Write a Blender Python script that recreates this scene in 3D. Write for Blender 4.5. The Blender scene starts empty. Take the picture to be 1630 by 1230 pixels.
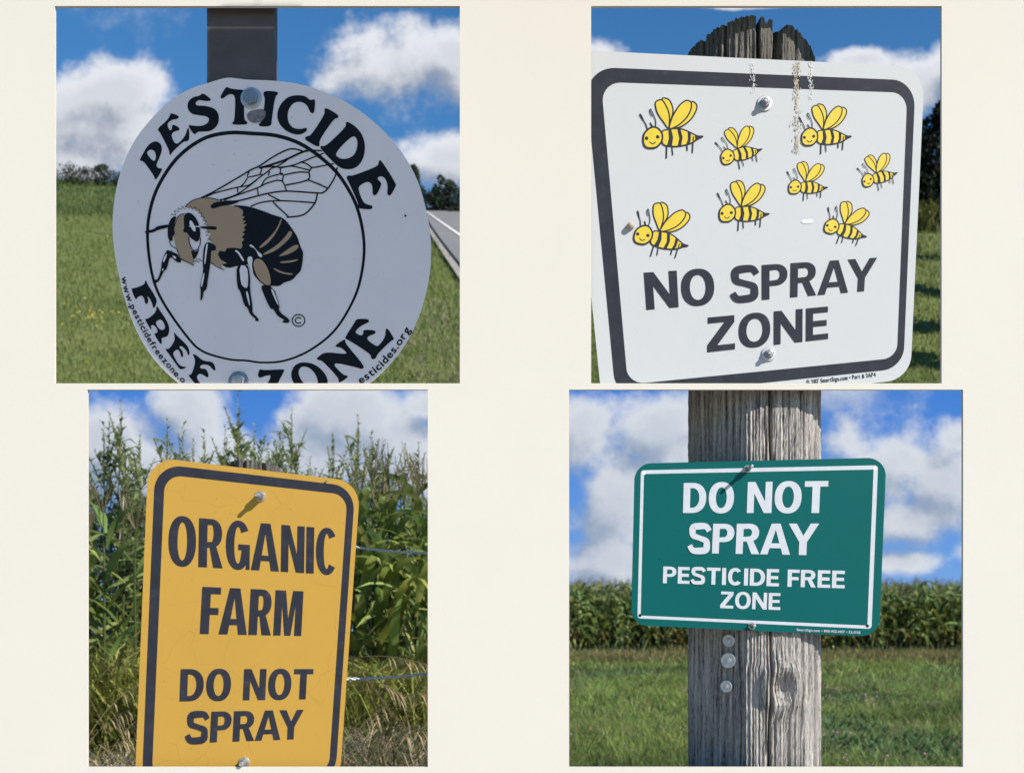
import bpy, math, random
import numpy as np
from mathutils import Vector
from mathutils.geometry import tessellate_polygon
random.seed(7); RNG = np.random.default_rng(11)
S = bpy.context.scene
COL = S.collection

# ------------------------------------------------------------------ camera, sky, sun, exposure
EYE, F_PX, BOARD_Y = 1.6, 1750.0, 1.75          # eye height, focal length in photo pixels, distance of the board
cam = bpy.data.cameras.new('camera'); camo = bpy.data.objects.new('camera', cam); COL.objects.link(camo)
camo.location = (0, 0, EYE); camo.rotation_euler = (math.pi/2, 0, 0)
cam.sensor_width = 36; cam.sensor_fit = 'HORIZONTAL'; cam.lens = F_PX*36/1630; cam.shift_y = 370/1630
cam.clip_start = .05; cam.clip_end = 5000
cam.dof.use_dof = True; cam.dof.focus_distance = 1.80; cam.dof.aperture_fstop = 10.0
S.camera = camo
SUN = Vector((1.2, -1.0, 1.1)).normalized()      # towards the sun
sun = bpy.data.lights.new('sun', 'SUN'); suno = bpy.data.objects.new('sun', sun); COL.objects.link(suno)
sun.energy = 4.8; sun.angle = math.radians(.5); sun.color = (1, .94, .85)
suno.rotation_euler = SUN.to_track_quat('Z', 'Y').to_euler(); suno.location = (5, -5, 8)
S.view_settings.view_transform = 'Standard'; S.view_settings.look = 'None'
S.view_settings.gamma = 1; S.view_settings.use_curve_mapping = False
S.view_settings.exposure = .52
S.cycles.max_bounces = 5; S.cycles.diffuse_bounces = 2; S.cycles.glossy_bounces = 2
S.cycles.transmission_bounces = 4; S.cycles.transparent_max_bounces = 6

class NT:
    """small helper to write node trees"""
    def __init__(s, tree): s.t = tree; s.n = tree.nodes; s.l = tree.links
    def new(s, typ, **kw):
        n = s.n.new(typ)
        for k, v in kw.items():
            if k.startswith('_'): setattr(n, k[1:], v)
        for k, v in kw.items():
            if not k.startswith('_'): s.put(n.inputs[int(k[1:]) if k[0] == 'i' and k[1:].isdigit() else k.replace('__', ' ')], v)
        return n
    def put(s, sock, v):
        if isinstance(v, bpy.types.NodeSocket): s.l.new(v, sock)
        elif isinstance(v, bpy.types.Node): s.l.new(v.outputs[0], sock)
        else: sock.default_value = v
    def math(s, op, a, b=0.0, c=None, clamp=False):
        n = s.new('ShaderNodeMath', _operation=op, i0=a, i1=b); n.use_clamp = clamp
        if c is not None: s.put(n.inputs[2], c)
        return n.outputs[0]
    def vmath(s, op, a, b=(0, 0, 0)):
        return s.new('ShaderNodeVectorMath', _operation=op, i0=a, i1=b).outputs[0]
    def ramp(s, f, stops):
        n = s.new('ShaderNodeValToRGB', Fac=f); e = n.color_ramp.elements
        while len(e) < len(stops): e.new(.5)
        for k, (p, c) in zip(e, stops): k.position = p; k.color = (*c, 1) if len(c) == 3 else c
        return n.outputs[0]
    def mix(s, f, a, b, blend='MIX'):
        n = s.new('ShaderNodeMix', _data_type='RGBA', _blend_type=blend)
        s.put(n.inputs[0], f); s.put(n.inputs[6], a); s.put(n.inputs[7], b); return n.outputs[2]
    def step(s, v, a, b):
        n = s.new('ShaderNodeMapRange', _interpolation_type='SMOOTHSTEP', Value=v); n.inputs[1].default_value = a; n.inputs[2].default_value = b
        return n.outputs[0]

def pxdir(x, y): return ((x-815)/F_PX, (985-y)/F_PX)

def cloud_field(t, uv, blobs, seed, base):
    """density of cloud on the (u, v) plane: soft ovals broken up by fractal noise, plus loose cloud everywhere"""
    n1 = t.new('ShaderNodeTexNoise', Vector=t.vmath('ADD', uv, (seed, seed*.7, seed*.3)), Scale=11.0, Detail=9.0, Roughness=.60)
    n2 = t.new('ShaderNodeTexNoise', Vector=t.vmath('ADD', uv, (seed*2.1, 3.0, seed)), Scale=2.6, Detail=2.0)
    tot = None
    for (x, y, rx, ry) in blobs:
        u, v = pxdir(x, y)
        d = t.vmath('DIVIDE', t.vmath('SUBTRACT', uv, (u, v, 0)), (rx/F_PX, ry/F_PX, 1))
        ln = t.new('ShaderNodeVectorMath', _operation='LENGTH', i0=d).outputs[1]
        b = t.math('SUBTRACT', 1.0, ln)
        tot = b if tot is None else t.math('SMOOTH_MAX', tot, b, .3)
    tot = t.math('MAXIMUM', tot, -1.0)
    f = t.math('MULTIPLY_ADD', t.math('SUBTRACT', n1.outputs[0], .5), 3.0, t.math('MULTIPLY', tot, .95))
    g = t.math('MULTIPLY_ADD', t.math('SUBTRACT', n2.outputs[0], .5), 3.0, base)
    g = t.math('MULTIPLY_ADD', t.math('SUBTRACT', n1.outputs[0], .5), 1.6, g)
    return t.math('MAXIMUM', f, g)

def cloud_colour(t, uv, blue, blobs, seed, base, white, grey):
    f = cloud_field(t, uv, blobs, seed, base)
    up = cloud_field(t, t.vmath('ADD', uv, (.014, .022, 0)), blobs, seed, base)
    lit = t.step(t.math('SUBTRACT', f, up), -.60, .45)
    thick = t.step(f, .15, 1.05)
    lit = t.math('MULTIPLY', lit, t.math('MULTIPLY_ADD', thick, -.35, 1.0))
    col = t.mix(lit, grey, white)
    return t.mix(t.step(f, -.18, .50), blue, col)

world = bpy.data.worlds.new('World'); S.world = world; world.use_nodes = True; world.cycles.sampling_method = 'MANUAL'; world.cycles.sample_map_resolution = 512
w = NT(world.node_tree); w.n.clear()
sky = w.new('ShaderNodeTexSky', _sky_type='NISHITA', _sun_disc=False)
sky.sun_elevation = math.asin(SUN.z); sky.sun_rotation = math.atan2(SUN.x, SUN.y)
sky.air_density = 1.0; sky.dust_density = .1; sky.ozone_density = 3.0
tc = w.new('ShaderNodeTexCoord')
sep = w.new('ShaderNodeSeparateXYZ', Vector=tc.outputs['Generated'])
den = w.math('MAXIMUM', w.math('ABSOLUTE', sep.outputs[1]), .12)
uv = w.new('ShaderNodeCombineXYZ', X=w.math('DIVIDE', sep.outputs[0], den), Y=w.math('DIVIDE', sep.outputs[2], den),
           Z=w.math('MULTIPLY', w.math('SIGN', sep.outputs[1]), 2.0)).outputs[0]
uv = w.vmath('SUBTRACT', uv, (0, 0, 2.0))
UPPER = [(655, 108, 125, 78), (720, 95, 90, 72), (140, 195, 150, 88), (165, 150, 115, 50), (100, 255, 140, 50), (715, 250, 100, 48),
         (950, 88, 60, 32), (1465, 125, 75, 62), (1535, 115, 80, 72), (1370, 95, 80, 20), (1180, 5, 90, 10)]
skyb = w.new('ShaderNodeHueSaturation', Color=sky.outputs[0], Saturation=1.28, Value=1.0).outputs[0]
skyc = cloud_colour(w, uv, skyb, UPPER, 4.2, -.62, (5.9, 6.0, 6.3, 1), (2.3, 2.65, 3.3, 1))
bg = w.new('ShaderNodeBackground', Color=skyc, Strength=.10)
w.l.new(bg.outputs[0], w.new('ShaderNodeOutputWorld').inputs[0])

# ------------------------------------------------------------------ helpers
def P(x, y, Y): return np.array([(x-815)/F_PX*Y, Y, EYE+(985-y)/F_PX*Y])

def tag(o, label=None, cat=None, group=None, kind=None):
    for k, v in (('label', label), ('category', cat), ('group', group), ('kind', kind)):
        if v: o[k] = v
    return o

def empty(name, loc=(0, 0, 0)):
    o = bpy.data.objects.new(name, None); COL.objects.link(o); o.location = loc; o.empty_display_size = .1
    return o

def mesh_obj(name, verts, faces, mat, parent=None, origin=None, smooth=False, mats=None, midx=None, cols=None):
    v = np.asarray(verts, dtype=np.float64).reshape(-1, 3)
    if origin is not None: v = v-np.asarray(origin)
    me = bpy.data.meshes.new(name); me.from_pydata(v.tolist(), [], [list(map(int, f)) for f in faces])
    for m in (mats or [mat]): me.materials.append(m)
    if midx is not None: me.polygons.foreach_set('material_index', np.asarray(midx, dtype=np.int32))
    if smooth: me.polygons.foreach_set('use_smooth', np.ones(len(me.polygons), dtype=bool))
    if cols is not None:
        a = me.color_attributes.new('tone', 'FLOAT_COLOR', 'POINT')
        c = np.ones((len(v), 4), dtype=np.float32); c[:, :3] = cols; a.data.foreach_set('color', c.ravel())
    me.update()
    o = bpy.data.objects.new(name, me); COL.objects.link(o)
    if origin is not None: o.location = origin
    if parent is not None:
        o.parent = parent
        if origin is not None:
            w_, q_ = Vector((0, 0, 0)), parent
            while q_ is not None: w_ = w_+q_.location; q_ = q_.parent
            o.location = Vector(origin)-w_
    return o

class MB:
    """collects pieces into one mesh"""
    def __init__(s): s.v = []; s.f = []; s.m = []; s.c = []; s.n = 0
    def add(s, v, f, m=0, c=None):
        v = np.asarray(v, dtype=np.float64).reshape(-1, 3); k = s.n
        s.v.append(v); s.f.extend([tuple(int(i)+k for i in q) for q in f]); s.m.extend([m]*len(f)); s.n += len(v)
        s.c.append(np.tile(np.asarray(c if c is not None else (.5, .5, .5), dtype=np.float64), (len(v), 1)) if np.ndim(c) < 2 else np.asarray(c))
    def box(s, a, b, m=0):
        x0, y0, z0 = a; x1, y1, z1 = b
        s.add([(x0, y0, z0), (x1, y0, z0), (x1, y1, z0), (x0, y1, z0), (x0, y0, z1), (x1, y0, z1), (x1, y1, z1), (x0, y1, z1)],
              [(0, 3, 2, 1), (4, 5, 6, 7), (0, 1, 5, 4), (1, 2, 6, 5), (2, 3, 7, 6), (3, 0, 4, 7)], m)
    def tube(s, pts, rad, n=6, m=0, c=None):
        pts = [np.asarray(p, dtype=float) for p in pts]; rad = rad if hasattr(rad, '__len__') else [rad]*len(pts)
        V = []; ref = np.array([.31, .21, .93])
        for i, p in enumerate(pts):
            d = pts[min(i+1, len(pts)-1)]-pts[max(i-1, 0)]; d = d/(np.linalg.norm(d)+1e-12)
            a = np.cross(d, ref); a = a/(np.linalg.norm(a)+1e-12) if np.linalg.norm(a) > 1e-3 else np.array([1., 0, 0]); b = np.cross(d, a)
            for k in range(n): t = 2*math.pi*k/n; V.append(p+rad[i]*(math.cos(t)*a+math.sin(t)*b))
        Fs = [(i*n+k, i*n+(k+1) % n, (i+1)*n+(k+1) % n, (i+1)*n+k) for i in range(len(pts)-1) for k in range(n)]
        Fs += [tuple(range(n))[::-1], tuple((len(pts)-1)*n+k for k in range(n))]
        s.add(V, Fs, m, c)
    def lathe(s, centre, axis_pts, n=20, m=0):
        """profile of (radius, distance towards the viewer, -Y)"""
        cx, cy, cz = centre; V = []
        for (r, d) in axis_pts:
            for k in range(n): t = 2*math.pi*k/n; V.append((cx+r*math.cos(t), cy-d, cz+r*math.sin(t)))
        L = len(axis_pts)
        Fs = [(i*n+k, i*n+(k+1) % n, (i+1)*n+(k+1) % n, (i+1)*n+k) for i in range(L-1) for k in range(n)]
        Fs.append(tuple((L-1)*n+k for k in range(n))); s.add(V, Fs, m)
    def build(s, name, mat=None, parent=None, origin=None, smooth=False, mats=None, cols=False):
        return mesh_obj(name, np.concatenate(s.v), s.f, mat, parent, origin, smooth, mats, s.m if mats else None, np.concatenate(s.c) if cols else None)

def material(name, colour=(.5, .5, .5), rough=.6, metal=0.0, vary=0.0, scale=8.0, bump=0.0, bscale=60.0, spec=.4, attr=None, transl=0.0, stretch=(1, 1, 1), dirt=None):
    m = bpy.data.materials.new(name); m.use_nodes = True; t = NT(m.node_tree); t.n.clear()
    out = t.new('ShaderNodeOutputMaterial'); b = t.new('ShaderNodeBsdfPrincipled')
    b.inputs['Roughness'].default_value = rough; b.inputs['Metallic'].default_value = metal; b.inputs['Specular IOR Level'].default_value = spec
    tc = t.new('ShaderNodeTexCoord'); co = t.vmath('MULTIPLY', tc.outputs['Object'], stretch)
    if attr: c = t.new('ShaderNodeVertexColor', _layer_name=attr).outputs[0]
    else: c = t.new('ShaderNodeRGB').outputs[0]; c.default_value = (*colour, 1)
    if vary:
        n = t.new('ShaderNodeTexNoise', Vector=co, Scale=scale, Detail=6.0, Roughness=.6)
        k = t.new('ShaderNodeMapRange', Value=n.outputs[0]); k.inputs[1].default_value = .3; k.inputs[2].default_value = .7; k.inputs[3].default_value = 1-vary; k.inputs[4].default_value = 1+vary
        c = t.vmath('SCALE', c); sc = c.node; t.put(sc.inputs['Scale'], k.outputs[0])
    if dirt:
        n = t.new('ShaderNodeTexNoise', Vector=co, Scale=dirt[0], Detail=8.0, Roughness=.7)
        c = t.mix(t.math('MULTIPLY', t.step(n.outputs[0], .55, .8), dirt[2]), c, (*dirt[1], 1))
    t.put(b.inputs['Base Color'], c)
    if bump:
        n = t.new('ShaderNodeTexNoise', Vector=co, Scale=bscale, Detail=5.0)
        bp = t.new('ShaderNodeBump', Strength=bump, Distance=.01, Height=n.outputs[0]); t.l.new(bp.outputs[0], b.inputs['Normal'])
    if transl:
        tr = t.new('ShaderNodeBsdfTranslucent', Color=c); mx = t.new('ShaderNodeMixShader', Fac=transl)
        t.l.new(b.outputs[0], mx.inputs[1]); t.l.new(tr.outputs[0], mx.inputs[2]); t.l.new(mx.outputs[0], out.inputs[0])
    else: t.l.new(b.outputs[0], out.inputs[0])
    return m

def crazed(name, colour, line, amount, rough=.42):
    """enamel with a net of hairline cracks, specks and faint grime"""
    m = bpy.data.materials.new(name); m.use_nodes = True; t = NT(m.node_tree); t.n.clear()
    out = t.new('ShaderNodeOutputMaterial'); b = t.new('ShaderNodeBsdfPrincipled'); b.inputs['Roughness'].default_value = rough; b.inputs['Specular IOR Level'].default_value = .16
    co = t.new('ShaderNodeTexCoord').outputs['Object']
    wob = t.new('ShaderNodeTexNoise', Vector=co, Scale=9.0, Detail=3.0)
    cw = t.vmath('ADD', t.vmath('MULTIPLY', co, (1, 0, .75)), t.vmath('MULTIPLY', wob.outputs[1], (.07, 0, .07)))
    v = t.new('ShaderNodeTexVoronoi', _feature='DISTANCE_TO_EDGE', Vector=cw, Scale=17.0)
    v2 = t.new('ShaderNodeTexNoise', Vector=co, Scale=7.0, Detail=2.0)
    ln = t.math('MULTIPLY', t.math('SUBTRACT', 1.0, t.step(v.outputs[0], .002, .008)), t.step(v2.outputs[0], .42, .62))
    c = t.mix(t.math('MULTIPLY', ln, amount), (*colour, 1), (*line, 1))
    gr = t.new('ShaderNodeTexNoise', Vector=co, Scale=5.0, Detail=7.0, Roughness=.65)
    c = t.mix(t.math('MULTIPLY', t.step(gr.outputs[0], .45, .75), .10), c, (*line, 1))
    sp = t.new('ShaderNodeTexNoise', Vector=co, Scale=130.0, Detail=2.0)
    c = t.mix(t.math('MULTIPLY', t.step(sp.outputs[0], .715, .74), .7), c, (*line, 1))
    t.put(b.inputs['Base Color'], c); t.l.new(b.outputs[0], out.inputs[0]); return m

def wood(name, dark, light, scale=(55, 55, 2.2), bump=.6):
    m = bpy.data.materials.new(name); m.use_nodes = True; t = NT(m.node_tree); t.n.clear()
    out = t.new('ShaderNodeOutputMaterial'); b = t.new('ShaderNodeBsdfPrincipled'); b.inputs['Roughness'].default_value = .9; b.inputs['Specular IOR Level'].default_value = .15
    co = t.new('ShaderNodeTexCoord').outputs['Object']
    big = t.new('ShaderNodeTexNoise', Vector=co, Scale=6.0, Detail=3.0)
    n = t.new('ShaderNodeTexNoise', Vector=t.vmath('MULTIPLY', co, scale), Scale=3.2, Detail=7.0, Roughness=.66)
    f = t.new('ShaderNodeTexNoise', Vector=t.vmath('MULTIPLY', co, (scale[0], scale[1], scale[2]*6)), Scale=9.0, Detail=4.0, Roughness=.7)
    h = t.math('MULTIPLY_ADD', f.outputs[0], .5, n.outputs[0])
    c = t.ramp(t.math('SUBTRACT', h, .25), [(.30, dark), (.46, tuple(.55*a+.45*d for a, d in zip(light, dark))), (.60, light), (.74, tuple(1.25*a for a in light))])
    c = t.mix(t.math('MULTIPLY', t.step(big.outputs[0], .45, .7), .3), c, (*tuple(.75*a for a in light), 1))
    bp = t.new('ShaderNodeBump', Strength=bump, Distance=.004, Height=h)
    t.put(b.inputs['Base Color'], c); t.l.new(bp.outputs[0], b.inputs['Normal']); t.l.new(b.outputs[0], out.inputs[0]); return m

M = dict(
    cream=material('cream_paint', (.60, .57, .505), .75, vary=.012, scale=3, bump=.02, bscale=300, spec=.2),
    white_enamel=crazed('white_enamel', (.49, .50, .505), (.35, .42, .40), .22),
    disc_enamel=crazed('disc_enamel', (.88, .785, .765), (.40, .40, .42), .08, .35),
    yellow_enamel=crazed('yellow_enamel', (.455, .268, .051), (.21, .14, .03), .30),
    green_enamel=crazed('green_enamel', (.0, .090, .086), (.0, .05, .05), .22),
    charcoal=material('charcoal_ink', (.026, .028, .038), .55, vary=.18, scale=30, spec=.12, dirt=(60, (.15, .15, .16), .25)),
    black=material('black_ink', (.010, .011, .015), .5, vary=.2, scale=30, spec=.12),
    tan=material('tan_ink', (.42, .28, .165), .5, vary=.05),
    bee_yellow=material('bee_yellow_ink', (.62, .46, .03), .5, vary=.06, scale=40),
    print_white=material('white_print', (.48, .505, .545), .5, vary=.06, scale=60, dirt=(90, (.35, .40, .43), .4)),
    steel=material('galvanised_steel', (.50, .50, .50), .46, .85, vary=.12, scale=90),
    dullsteel=material('dull_zinc', (.30, .31, .33), .5, .9, vary=.2, scale=90),
    wire=material('galvanised_wire', (.62, .66, .72), .5, .3),
    brownpaint=material('brown_post_paint', (.098, .080, .078), .55, vary=.14, scale=14, bump=.12, bscale=140),
    dropping=material('bird_dropping', (.64, .64, .63), .85, vary=.1, scale=200),
    drip=material('tan_drip', (.40, .345, .26), .85, vary=.25, scale=160),
    wood_pale=wood('weathered_wood', (.030, .029, .030), (.45, .418, .385)),
    wood_dark=wood('dark_weathered_wood', (.010, .010, .010), (.20, .19, .165), (75, 75, 5.0), 1.0),
    wood_knot=material('knot_wood', (.20, .165, .135), .85, vary=.3, scale=60, bump=.5, bscale=120),
    leaf=material('leaf', rough=.55, attr='tone', transl=.42, spec=.3),
    cornleaf=material('corn_leaf', rough=.40, attr='tone', transl=.40, spec=.5),
    blade=material('grass_blade', rough=.6, attr='tone', transl=.40, spec=.25),
    straw=material('dry_grass', rough=.75, attr='tone', transl=.2, spec=.15),
    bark=material('bark', (.07, .055, .04), .95, vary=.35, scale=12, bump=.6),
    asphalt=material('asphalt', (.17, .165, .165), .9, vary=.10, scale=.1),
    paint_line=material('road_paint', (.72, .70, .66), .7, vary=.1, scale=1.0),
    gravel=material('gravel_shoulder', (.27, .25, .22), .95, vary=.2, scale=.8),
    petal=material('clover_petal', (.55, .30, .40), .7, vary=.3, scale=8),
    yellowpetal=material('goldenrod_petal', (.50, .36, .05), .7, vary=.2, scale=2),
)
def soil(name, stops, scale):
    m = bpy.data.materials.new(name); m.use_nodes = True; t = NT(m.node_tree)
    b = t.n['Principled BSDF']; b.inputs['Roughness'].default_value = .95; b.inputs['Specular IOR Level'].default_value = .1
    n = t.new('ShaderNodeTexNoise', Vector=t.new('ShaderNodeTexCoord').outputs['Object'], Scale=scale, Detail=9.0, Roughness=.65)
    t.put(b.inputs['Base Color'], t.ramp(n.outputs[0], stops)); return m
M['turf'] = soil('turf', [(.32, (.020, .030, .010)), (.5, (.040, .060, .016)), (.68, (.075, .085, .030))], 1.1)
M['hillturf'] = soil('hill_turf', [(.30, (.07, .09, .026)), (.5, (.115, .145, .042)), (.70, (.165, .175, .066))], .09)
M['bank'] = soil('bank_soil', [(.3, (.03, .028, .014)), (.6, (.06, .055, .025)), (.8, (.09, .075, .04))], 5)

# ------------------------------------------------------------------ the board with four openings
WIN = {'round': (87, 10, 732, 610), 'bees': (941, 10, 1499, 610), 'farm': (139, 620, 681, 1220), 'green': (906, 620, 1533, 1220)}
def build_board():
    y0, y1 = BOARD_Y, BOARD_Y+.006
    out = [(-1.6, 0.0), (1.6, 0.0), (1.6, 2.74), (-1.6, 2.74)]
    loops = [out]
    for (a, b, c, d) in WIN.values():
        p, q = P(a, d, y0), P(c, b, y0); loops.append([(p[0], p[2]), (q[0], p[2]), (q[0], q[2]), (p[0], q[2])])
    tri = tessellate_polygon([[Vector((x, z, 0)) for x, z in lp] for lp in loops])
    flat = [q for lp in loops for q in lp]; n = len(flat)
    V = [(x, y0, z) for x, z in flat]+[(x, y1, z) for x, z in flat]; Fs = []
    for t in tri:
        a, b, c = [Vector((flat[i][0], flat[i][1], 0)) for i in t]
        t = tuple(t) if (b-a).cross(c-a).z > 0 else tuple(t)[::-1]
        Fs.append(t); Fs.append(tuple(i+n for i in t[::-1]))
    k = 0
    for j, lp in enumerate(loops):
        for i in range(4):
            a, b = k+i, k+(i+1) % 4
            Fs.append((b, a, a+n, b+n) if j == 0 else (a, b, b+n, a+n))
        k += 4
    o = mesh_obj('display_board', V, Fs, M['cream'], origin=(0, y0, 0))
    e = lambda Y, k: EYE+k*Y
    V = [(x, Y, e(Y, k)) for x in (-.76, .72) for Y in (y1, y1+.26) for k in (.2104, .2122)]
    mesh_obj('ledge', V, [(0, 1, 3, 2), (4, 6, 7, 5), (0, 4, 5, 1), (2, 3, 7, 6), (0, 2, 6, 4), (1, 5, 7, 3)], M['cream'], o, origin=(0, y1, 1.97))
    return tag(o, 'large cream painted board with four rectangular openings that frame the signs', 'board')
build_board()

# ------------------------------------------------------------------ the ground, the raised bank, the hillside, the sky behind the corn
SKY_Y = 76.0
def grid(name, us, vs, fn, mat, kind='structure', smooth=True):
    V = [fn(u, v) for v in vs for u in us]; nu = len(us)
    Fs = [(j*nu+i, j*nu+i+1, (j+1)*nu+i+1, (j+1)*nu+i) for j in range(len(vs)-1) for i in range(nu-1)]
    return tag(mesh_obj(name, V, Fs, mat, smooth=smooth), kind=kind)
g = mesh_obj('ground', [(-1500, -1500, 0), (1500, -1500, 0), (1500, 1500, 0), (-1500, 1500, 0)], [(0, 1, 2, 3)], M['turf']); tag(g, kind='structure')
tag(mesh_obj('bounce_ground', [(-9, -14, .004), (9, -14, .004), (9, 1.6, .004), (-9, 1.6, .004)], [(0, 1, 2, 3)], material('pale_bounce', (.36, .33, .28), .9, vary=.15, scale=14, bump=.5, bscale=90)), kind='structure')  # pale ground added out of view to bounce sunlight up onto the signs
def bank_h(x, Y):
    s = lambda a: max(0., min(1., a))**2*(3-2*max(0., min(1., a)))
    return .72*s((Y-3.7)/1.1)*s((14-Y)/2.5)*s((x+7)/1.5)*s((.10-x)/.5)
grid('bank', np.linspace(-7.2, .3, 40), np.linspace(3.5, 14.2, 40),
     lambda x, y: (x, y, -.02+bank_h(x, y)+.03*math.sin(7*x+3*y)), M['bank'])
HILL_Z, HILL_K = 17.55, .47
def crest_e(u):                       # elevation of the skyline of the hill along a bearing
    return float(np.interp(u, [-1.2, -.42, -.30, -.05, .3, 1.2], [.398, .3965, .392, .368, .368, .380]))
def hill_far(u): return (HILL_Z-EYE-SKY_Y*HILL_K)/(crest_e(u)-HILL_K)
def hz(x, Y): return HILL_Z+HILL_K*(Y-SKY_Y)+.004*(Y-SKY_Y)*math.sin(x*.06+Y*.03)*math.sin(Y*.05+1)
def hill_pt(u, s):
    Yc = hill_far(u)
    if s <= 1: Y = SKY_Y+.3+(Yc-SKY_Y)*s; return (u*Y, Y, hz(u*Y, Y))
    Y = Yc*(1+.3*(s-1)); x = u*Y; return (x, Y, hz(u*Yc, Yc)-(s-1)*Yc*.10)
grid('hill', np.linspace(-1.1, 1.1, 90), list(np.linspace(0, 1, 50))+[1.1, 1.4, 2.0], hill_pt, M['hillturf'])
def on_hill(px, py):                  # where the line of sight through a photo pixel meets the hillside
    u, e = (px-815)/F_PX, (985-py)/F_PX
    Y = (HILL_Z-EYE-SKY_Y*HILL_K)/(e-HILL_K)
    for _ in range(6): Y = Y+(EYE+e*Y-hz(u*Y, Y))/(HILL_K-e)*.8
    return np.array([u*Y, Y, hz(u*Y, Y)])

def build_sky():
    m = bpy.data.materials.new('sky_with_clouds'); m.use_nodes = True; t = NT(m.node_tree); t.n.clear()
    pos = t.new('ShaderNodeTexCoord').outputs['Object']; sp = t.new('ShaderNodeSeparateXYZ', Vector=pos)
    uv = t.new('ShaderNodeCombineXYZ', X=t.math('DIVIDE', sp.outputs[0], SKY_Y), Y=t.math('DIVIDE', t.math('SUBTRACT', sp.outputs[2], EYE), SKY_Y)).outputs[0]
    blue = t.ramp(t.math('DIVIDE', sp.outputs[2], 17.0), [(0, (.33, .56, .92)), (.35, (.17, .40, .88)), (1, (.075, .265, .78))])
    lower = [(170, 715, 110, 72), (300, 660, 60, 55), (350, 750, 140, 70), (560, 665, 110, 75), (640, 730, 110, 90), (470, 745, 130, 70), (240, 760, 120, 60), (690, 640, 60, 40),
             (925, 690, 58, 75), (1050, 680, 80, 62), (985, 800, 85, 90), (960, 890, 75, 40), (1070, 830, 100, 80), (1090, 730, 60, 60),
             (1350, 700, 62, 52), (1410, 740, 110, 90), (1500, 760, 100, 100), (1450, 830, 110, 50), (1430, 895, 110, 26), (1530, 700, 60, 50), (1345, 860, 40, 60), (1560, 880, 60, 40)]
    c = cloud_colour(t, uv, blue, lower, 7.7, -.45, (.84, .88, .95, 1), (.36, .45, .60, 1))
    em = t.new('ShaderNodeEmission', Color=c, Strength=.60)
    t.l.new(em.outputs[0], t.new('ShaderNodeOutputMaterial').inputs[0])
    top = EYE+(985-615)/F_PX*SKY_Y
    xs = np.linspace(-110, 110, 23)
    V = [(x, SKY_Y, z) for z in (-1.0, top) for x in xs]+[(x, SKY_Y+.2, z) for z in (-1.0, top) for x in xs]; n = len(xs)
    Fs = [(i, i+1, n+i+1, n+i) for i in range(n-1)]+[(2*n+i+1, 2*n+i, 3*n+i, 3*n+i+1) for i in range(n-1)]+[(n+i, n+i+1, 3*n+i+1, 3*n+i) for i in range(n-1)]
    tag(mesh_obj('sky', V, Fs, m), kind='structure')
build_sky()

# ------------------------------------------------------------------ flat print: outlines, strokes and lettering on a sign's face
def homog(src, dst):
    A = []; B = []
    for (x, y), (u, v) in zip(src, dst):
        A += [[x, y, 1, 0, 0, 0, -u*x, -u*y], [0, 0, 0, x, y, 1, -v*x, -v*y]]; B += [u, v]
    h = np.append(np.linalg.solve(np.array(A, float), np.array(B, float)), 1).reshape(3, 3)
    def f(p):
        q = h @ np.array([p[0], p[1], 1.0]); return (q[0]/q[2], q[1]/q[2])
    return f
def unit_to(quad): return homog([(0, 1), (1, 1), (1, 0), (0, 0)], quad)     # quad: top left, top right, bottom right, bottom left

def chaikin(p, it=2, closed=True):
    p = [np.array(q, float) for q in p]
    for _ in range(it):
        r = []
        n = len(p)
        for i in range(n if closed else n-1):
            a, b = p[i], p[(i+1) % n]; r += [.75*a+.25*b, .25*a+.75*b]
        if not closed: r = [p[0]]+r+[p[-1]]
        p = r
    return [tuple(q) for q in p]
def spline(p, closed=False, n=5):
    p = [np.array(q, float) for q in p]; L = len(p); out = []
    for i in range(L if closed else L-1):
        g = lambda k: p[k % L] if closed else p[max(0, min(L-1, k))]
        a, b, c, d = g(i-1), g(i), g(i+1), g(i+2)
        for k in range(n):
            t = k/n; out.append(tuple(.5*((2*b)+(c-a)*t+(2*a-5*b+4*c-d)*t*t+(3*b-a-3*c+d)*t**3)))
    if not closed: out.append(tuple(p[-1]))
    return out
def ribbon(p, w, closed=False):
    """outline strip of a stroke: list of (left, right)"""
    p = [np.array(q, float) for q in p]; L = len(p); ws = w if hasattr(w, '__len__') else [w]*L; out = []
    for i in range(L):
        a = p[(i-1) % L] if closed else p[max(0, i-1)]; b = p[(i+1) % L] if closed else p[min(L-1, i+1)]
        d = b-a; d = d/(np.linalg.norm(d)+1e-9); n = np.array([-d[1], d[0]]); out.append((p[i]+n*ws[i]/2, p[i]-n*ws[i]/2))
    return out

class Face:
    """a sign's face: a plane parallel or nearly parallel to the board on which photo pixels can be looked up"""
    def __init__(s, depth, cx, cy, yaw=0.0, pitch=0.0):
        s.ymax = 1e9; s.c = P(cx, cy, depth); s.n = np.array([math.sin(yaw), -math.cos(yaw)*math.cos(pitch), math.sin(pitch)]); s.n /= np.linalg.norm(s.n)
    def at(s, x, y, lift=0.0):
        d = np.array([(x-815)/F_PX, 1.0, (985-y)/F_PX]); o = np.array([0, 0, EYE])
        t = (s.c+s.n*lift-o) @ s.n/(d @ s.n); return o+d*t

def clip_low(p, ymax):
    o = []; n = len(p)
    for i in range(n):
        a, b = p[i], p[(i+1) % n]
        if a[1] <= ymax: o.append(a)
        if (a[1] <= ymax) != (b[1] <= ymax): t = (ymax-a[1])/(b[1]-a[1]); o.append((a[0]+(b[0]-a[0])*t, ymax))
    return o

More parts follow.
